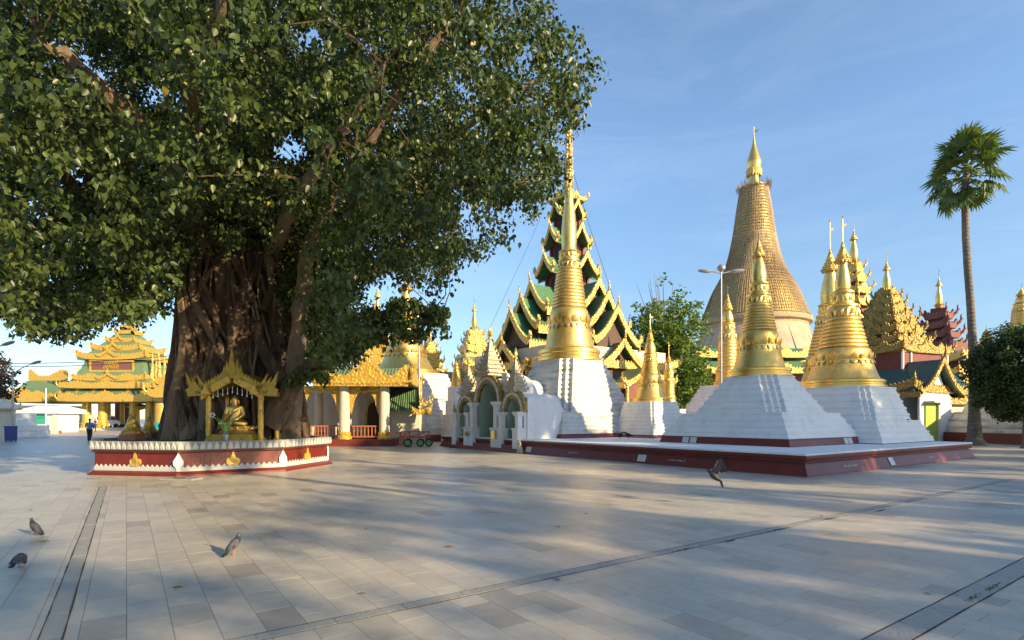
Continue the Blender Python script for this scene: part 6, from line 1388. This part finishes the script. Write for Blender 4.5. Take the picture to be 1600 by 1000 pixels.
# ------------------------------------------------------------------ birds
def pigeon(label, loc, rz, pitch=0.0, head_down=False, sc=1.0, group=None):
    """one lofted body from tail to crown; wings, legs and beak are parts"""
    o = thing('pigeon', label, 'pigeon', loc, rz, group)
    if head_down: sp = [((-.17, 0, .10), .012, .03), ((-.12, 0, .125), .02, .035), ((-.06, 0, .15), .05, .055), ((0, 0, .155), .066, .072), ((.05, 0, .14), .06, .062), ((.09, 0, .105), .04, .042), ((.105, 0, .065), .028, .03), ((.11, 0, .04), .024, .026), ((.112, 0, .025), .008, .008)]
    else: sp = [((-.15, 0, .035), .012, .030), ((-.115, 0, .065), .018, .036), ((-.075, 0, .11), .040, .048), ((-.03, 0, .15), .062, .060), ((.015, 0, .185), .066, .062), ((.05, 0, .22), .050, .050), ((.064, 0, .255), .035, .036), ((.068, 0, .28), .027, .028), ((.074, 0, .302), .030, .027), ((.077, 0, .32), .022, .02), ((.077, 0, .328), .006, .006)]
    P = [Vector(a[0]) for a in sp]; rings = []
    for i, (c, rv, rh) in enumerate(sp):
        t = (P[min(i + 1, len(P) - 1)] - P[max(i - 1, 0)]).normalized(); up = Vector((0, 1, 0)).cross(t) * -1
        rings.append([tuple(P[i] + up * (rv * sin(2 * pi * k_ / 14)) + Vector((0, 1, 0)) * (rh * cos(2 * pi * k_ / 14))) for k_ in range(14)])
    m = MB(); m.loft(rings); m.part('body', FEATH, o, True)
    if not head_down:
        m = MB(); m.loft([[tuple(Vector(p) + (Vector(p) - P[i]) * .05) for p in rings[i]] for i in (5, 6, 7)], False, False); m.part('neck_sheen', NECKF, o, True)
        e = Vector((.095, 0, .307)); m = MB(); m.tube([e, e + Vector((.02, 0, -.004)), e + Vector((.032, 0, -.014))], [.008, .006, .001], 6); m.part('beak', HAIR, o)
        for s in (-1, 1): m = MB(); blob(m, (.085, s * .024, .311), (.005, .004, .005), 8, 5); m.part('eye', LEGS, o)
    else:
        e = Vector((.113, 0, .03)); m = MB(); m.tube([e, e + Vector((.004, 0, -.026))], [.007, .001], 6); m.part('beak', HAIR, o)
    for s in (-1, 1):
        pts = [(.035, .15), (.03, .21), (-.015, .205), (-.065, .155), (-.125, .085), (-.165, .028), (-.105, .055), (-.045, .10), (.005, .12)] if not head_down else [(.06, .10), (.06, .16), (.0, .19), (-.08, .165), (-.16, .12), (-.20, .09), (-.12, .09), (-.03, .09)]
        m = MB(); m.plate([(x, z) for x, z in pts], (0, s * .060, 0), (1, 0, 0), (0, s, 0), .016); w_ = m.part('wing', FEATHG, o)
        for t in (.35, .55): m = MB(); m.plate([(-.10 * t - .02, .10), (-.10 * t, .10), (-.10 * t + .01, .15), (-.10 * t - .012, .15)], (0, s * .0625, 0), (1, 0, 0), (0, s, 0), .004); m.part('wing_bar', FEATHD, w_)
        x = -.005 + .02 * s; m = MB(); m.tube([(x - .01, s * .03, .11), (x + .005, s * .03, .055), (x - .005, s * .03, .008)], [.016, .007, .005], 6)
        for a in (-.5, 0, .5, pi): m.tube([(x - .005, s * .03, .008), (x - .005 + .035 * cos(a), s * .03 + .035 * sin(a), .004)], [.004, .002], 4)
        m.part('leg', LEGS, o)
    ta, tb_ = ((-.17, .085), (-.25, .05)) if head_down else ((-.125, .06), (-.195, .008))
    m = MB(); m.add([(ta[0], -.03, ta[1] + .012), (ta[0], .03, ta[1] + .012), (tb_[0], .036, tb_[1] + .006), (tb_[0], -.036, tb_[1] + .006), (ta[0], -.03, ta[1] - .006), (ta[0], .03, ta[1] - .006), (tb_[0], .036, tb_[1]), (tb_[0], -.036, tb_[1])], [(0, 1, 2, 3), (7, 6, 5, 4), (0, 4, 5, 1), (1, 5, 6, 2), (2, 6, 7, 3), (3, 7, 4, 0)]); m.part('tail', FEATHD, o)
    o.scale = (sc, sc, sc); return o
pigeon('slate pigeon standing upright in the middle of the paving', tuple(gp(366, 867)), R(62), sc=.80)
pigeon('grey backed pigeon standing at the left edge of the paving', tuple(gp(54, 836)), R(168), sc=.74)
pigeon('dark pigeon pecking with lowered head, nearest the bottom left corner', tuple(gp(32, 886)), R(105), head_down=True, sc=.72)
fb_ = thing('pigeon', 'dark pigeon in flight before the maroon platform', 'pigeon', (WX(1116, 10.5), 10.5, WZ(744, 10.5)), R(165))
fb_.rotation_euler = (R(14), R(-20), R(165)); fb_.scale = (1.0, 1.0, 1.0)
sp = [((-.17, 0, -.06), .014, .05), ((-.11, 0, -.035), .03, .04), ((-.05, 0, -.01), .06, .058), ((.02, 0, .01), .07, .066), ((.07, 0, .025), .055, .052), ((.105, 0, .045), .033, .033), ((.13, 0, .055), .026, .025), ((.15, 0, .055), .016, .015), ((.156, 0, .055), .004, .004)]
m = MB(); m.loft([[(c[0], c[1] + rh * cos(2 * pi * i / 12), c[2] + rv * sin(2 * pi * i / 12)) for i in range(12)] for c, rv, rh in sp]); m.part('body', FEATHD, fb_, True)
m = MB(); m.tube([(.15, 0, .053), (.178, 0, .045)], [.007, .001], 5); m.part('beak', HAIR, fb_)
for s in (-1, 1):                                        # raised wings with separate flight feathers
    m = MB(); m.loft([[(.07, s * .03, .03), (-.03, s * .03, .02)], [(.09, s * .07, .12), (-.05, s * .08, .10)], [(.03, s * .10, .20), (-.07, s * .11, .17)]], False, False, False); w_ = m.part('wing', FEATHD, fb_)
    for j in range(9):
        t = j / 8; b = Vector((.03 - .10 * t, s * (.10 - .03 * t), .19 - .09 * t)); d = Vector((-.02 - .10 * t, s * (.06 + .02 * t), .17 - .10 * t)); v = Vector((.018, 0, .008))
        m = MB(); m.add([tuple(b - v), tuple(b + v), tuple(b + d * .8 + v * .8), tuple(b + d), tuple(b + d * .75 - v * .8)], [(0, 1, 2, 3, 4)]); m.part('flight_feather', FEATHD, w_)
for j in range(9):
    a = (j - 4) * .20; m = MB(); b = Vector((-.12, 0, -.045)); d = Vector((-.62 * cos(a), .9 * sin(a), -.72 * cos(a))) * .15; v = Vector((0, cos(a), sin(a))) * .02
    m.add([tuple(b - v * .4), tuple(b + v * .4), tuple(b + d + v), tuple(b + d * 1.05), tuple(b + d - v)], [(0, 1, 2, 3, 4)]); m.part('tail_feather', FEATHD, fb_)
crowp = [(969, 676, 25.2, 20, 'left black crow on the white ledge of the tall stupa'), (981, 676, 25.2, 150, 'right black crow on the white ledge of the tall stupa')]
for (x, y, D, a, lab) in crowp:
    w_ = pl(.9 + (x - 969) * .05, 9.9 - (x - 969) * .01, PH)
    Dq = 30.6 - 2.3; o = thing('crow', lab, 'crow', (WX(x, 28.2), 28.2, PH), R(a))
    m = MB(); m.loft([[(c[0], c[1] + r * cos(2 * pi * i / 10), c[2] + r * sin(2 * pi * i / 10)) for i in range(10)] for c, r in (((-.26, 0, .12), .015), ((-.15, 0, .16), .05), ((-.02, 0, .2), .09), ((.08, 0, .23), .08), ((.13, 0, .28), .05), ((.17, 0, .31), .052), ((.21, 0, .31), .025), ((.27, 0, .30), .004))]); m.part('body', HAIR, o, True)
    [MB().tube([(-.02, s * .04, .14), (-.02, s * .04, .0)], .012, 5).part('leg', HAIR, o) for s in (-1, 1)]
    [MB().plate([(.08, .2), (.05, .27), (-.08, .24), (-.28, .12), (-.1, .15)], (0, s * .09, 0), (1, 0, 0), (0, s, 0), .02).part('wing', HAIR, o) for s in (-1, 1)]

# ------------------------------------------------------------------ fallen leaves and scraps on the paving
fl_mesh = MB(); fl_mesh.loft([[(-.05, -.005, .004), (.0, -.032, .012), (.05, -.006, .004)], [(-.05, .0, .006), (0, 0, .004), (.075, 0, .01)], [(-.05, .005, .004), (0, .032, .016), (.05, .006, .006)]], False, False, False); fme = fl_mesh.mesh('fallen_leaf', DRYLEAF)
spots = [(700, 855, 1.2, 'brown fallen leaf on the mid paving, largest of the scraps'), (572, 827, .9, 'small fallen leaf left of the large brown one'), (277, 918, 1.0, 'broken leaf scrap on the near paving below the pigeon'), (915, 803, .9, 'pale fallen leaf on the sunlit band'), (583, 752, 1.0, 'dark leaf scrap right of the planter'), (724, 750, 1.0, 'dark leaf scrap in line with the gate'), (70, 846, 1.3, 'thin twig like scrap beside the left pigeon'), (48, 797, 1.0, 'dry scrap beyond the left pigeon'), (323, 851, .6, 'tiny pebble like scrap left of the upright pigeon'), (872, 824, .8, 'grey scrap on the centre paving'), (1283, 806, .8, 'dark scrap near the channel strip'), (510, 782, .7, 'small scrap below the planter corner'), (565, 928, .8, 'dark speck of leaf on the near paving'), (870, 906, .8, 'leaf speck by the channel strip'), (370, 766, .9, 'dark leaf scrap below the planter front'), (1450, 928, .7, 'small leaf scrap at the lower right')]
for i, (x, y, s_, lab) in enumerate(spots):
    o = bpy.data.objects.new('fallen_leaf', fme); COL.objects.link(o); o.location = tuple(gp(x, y) + Vector((0, 0, .001))); o.rotation_euler = (0, 0, q.uniform(0, 6.28)); o.scale = (s_,) * 3; tag(o, lab, 'leaf', 'scraps fallen on the paving')
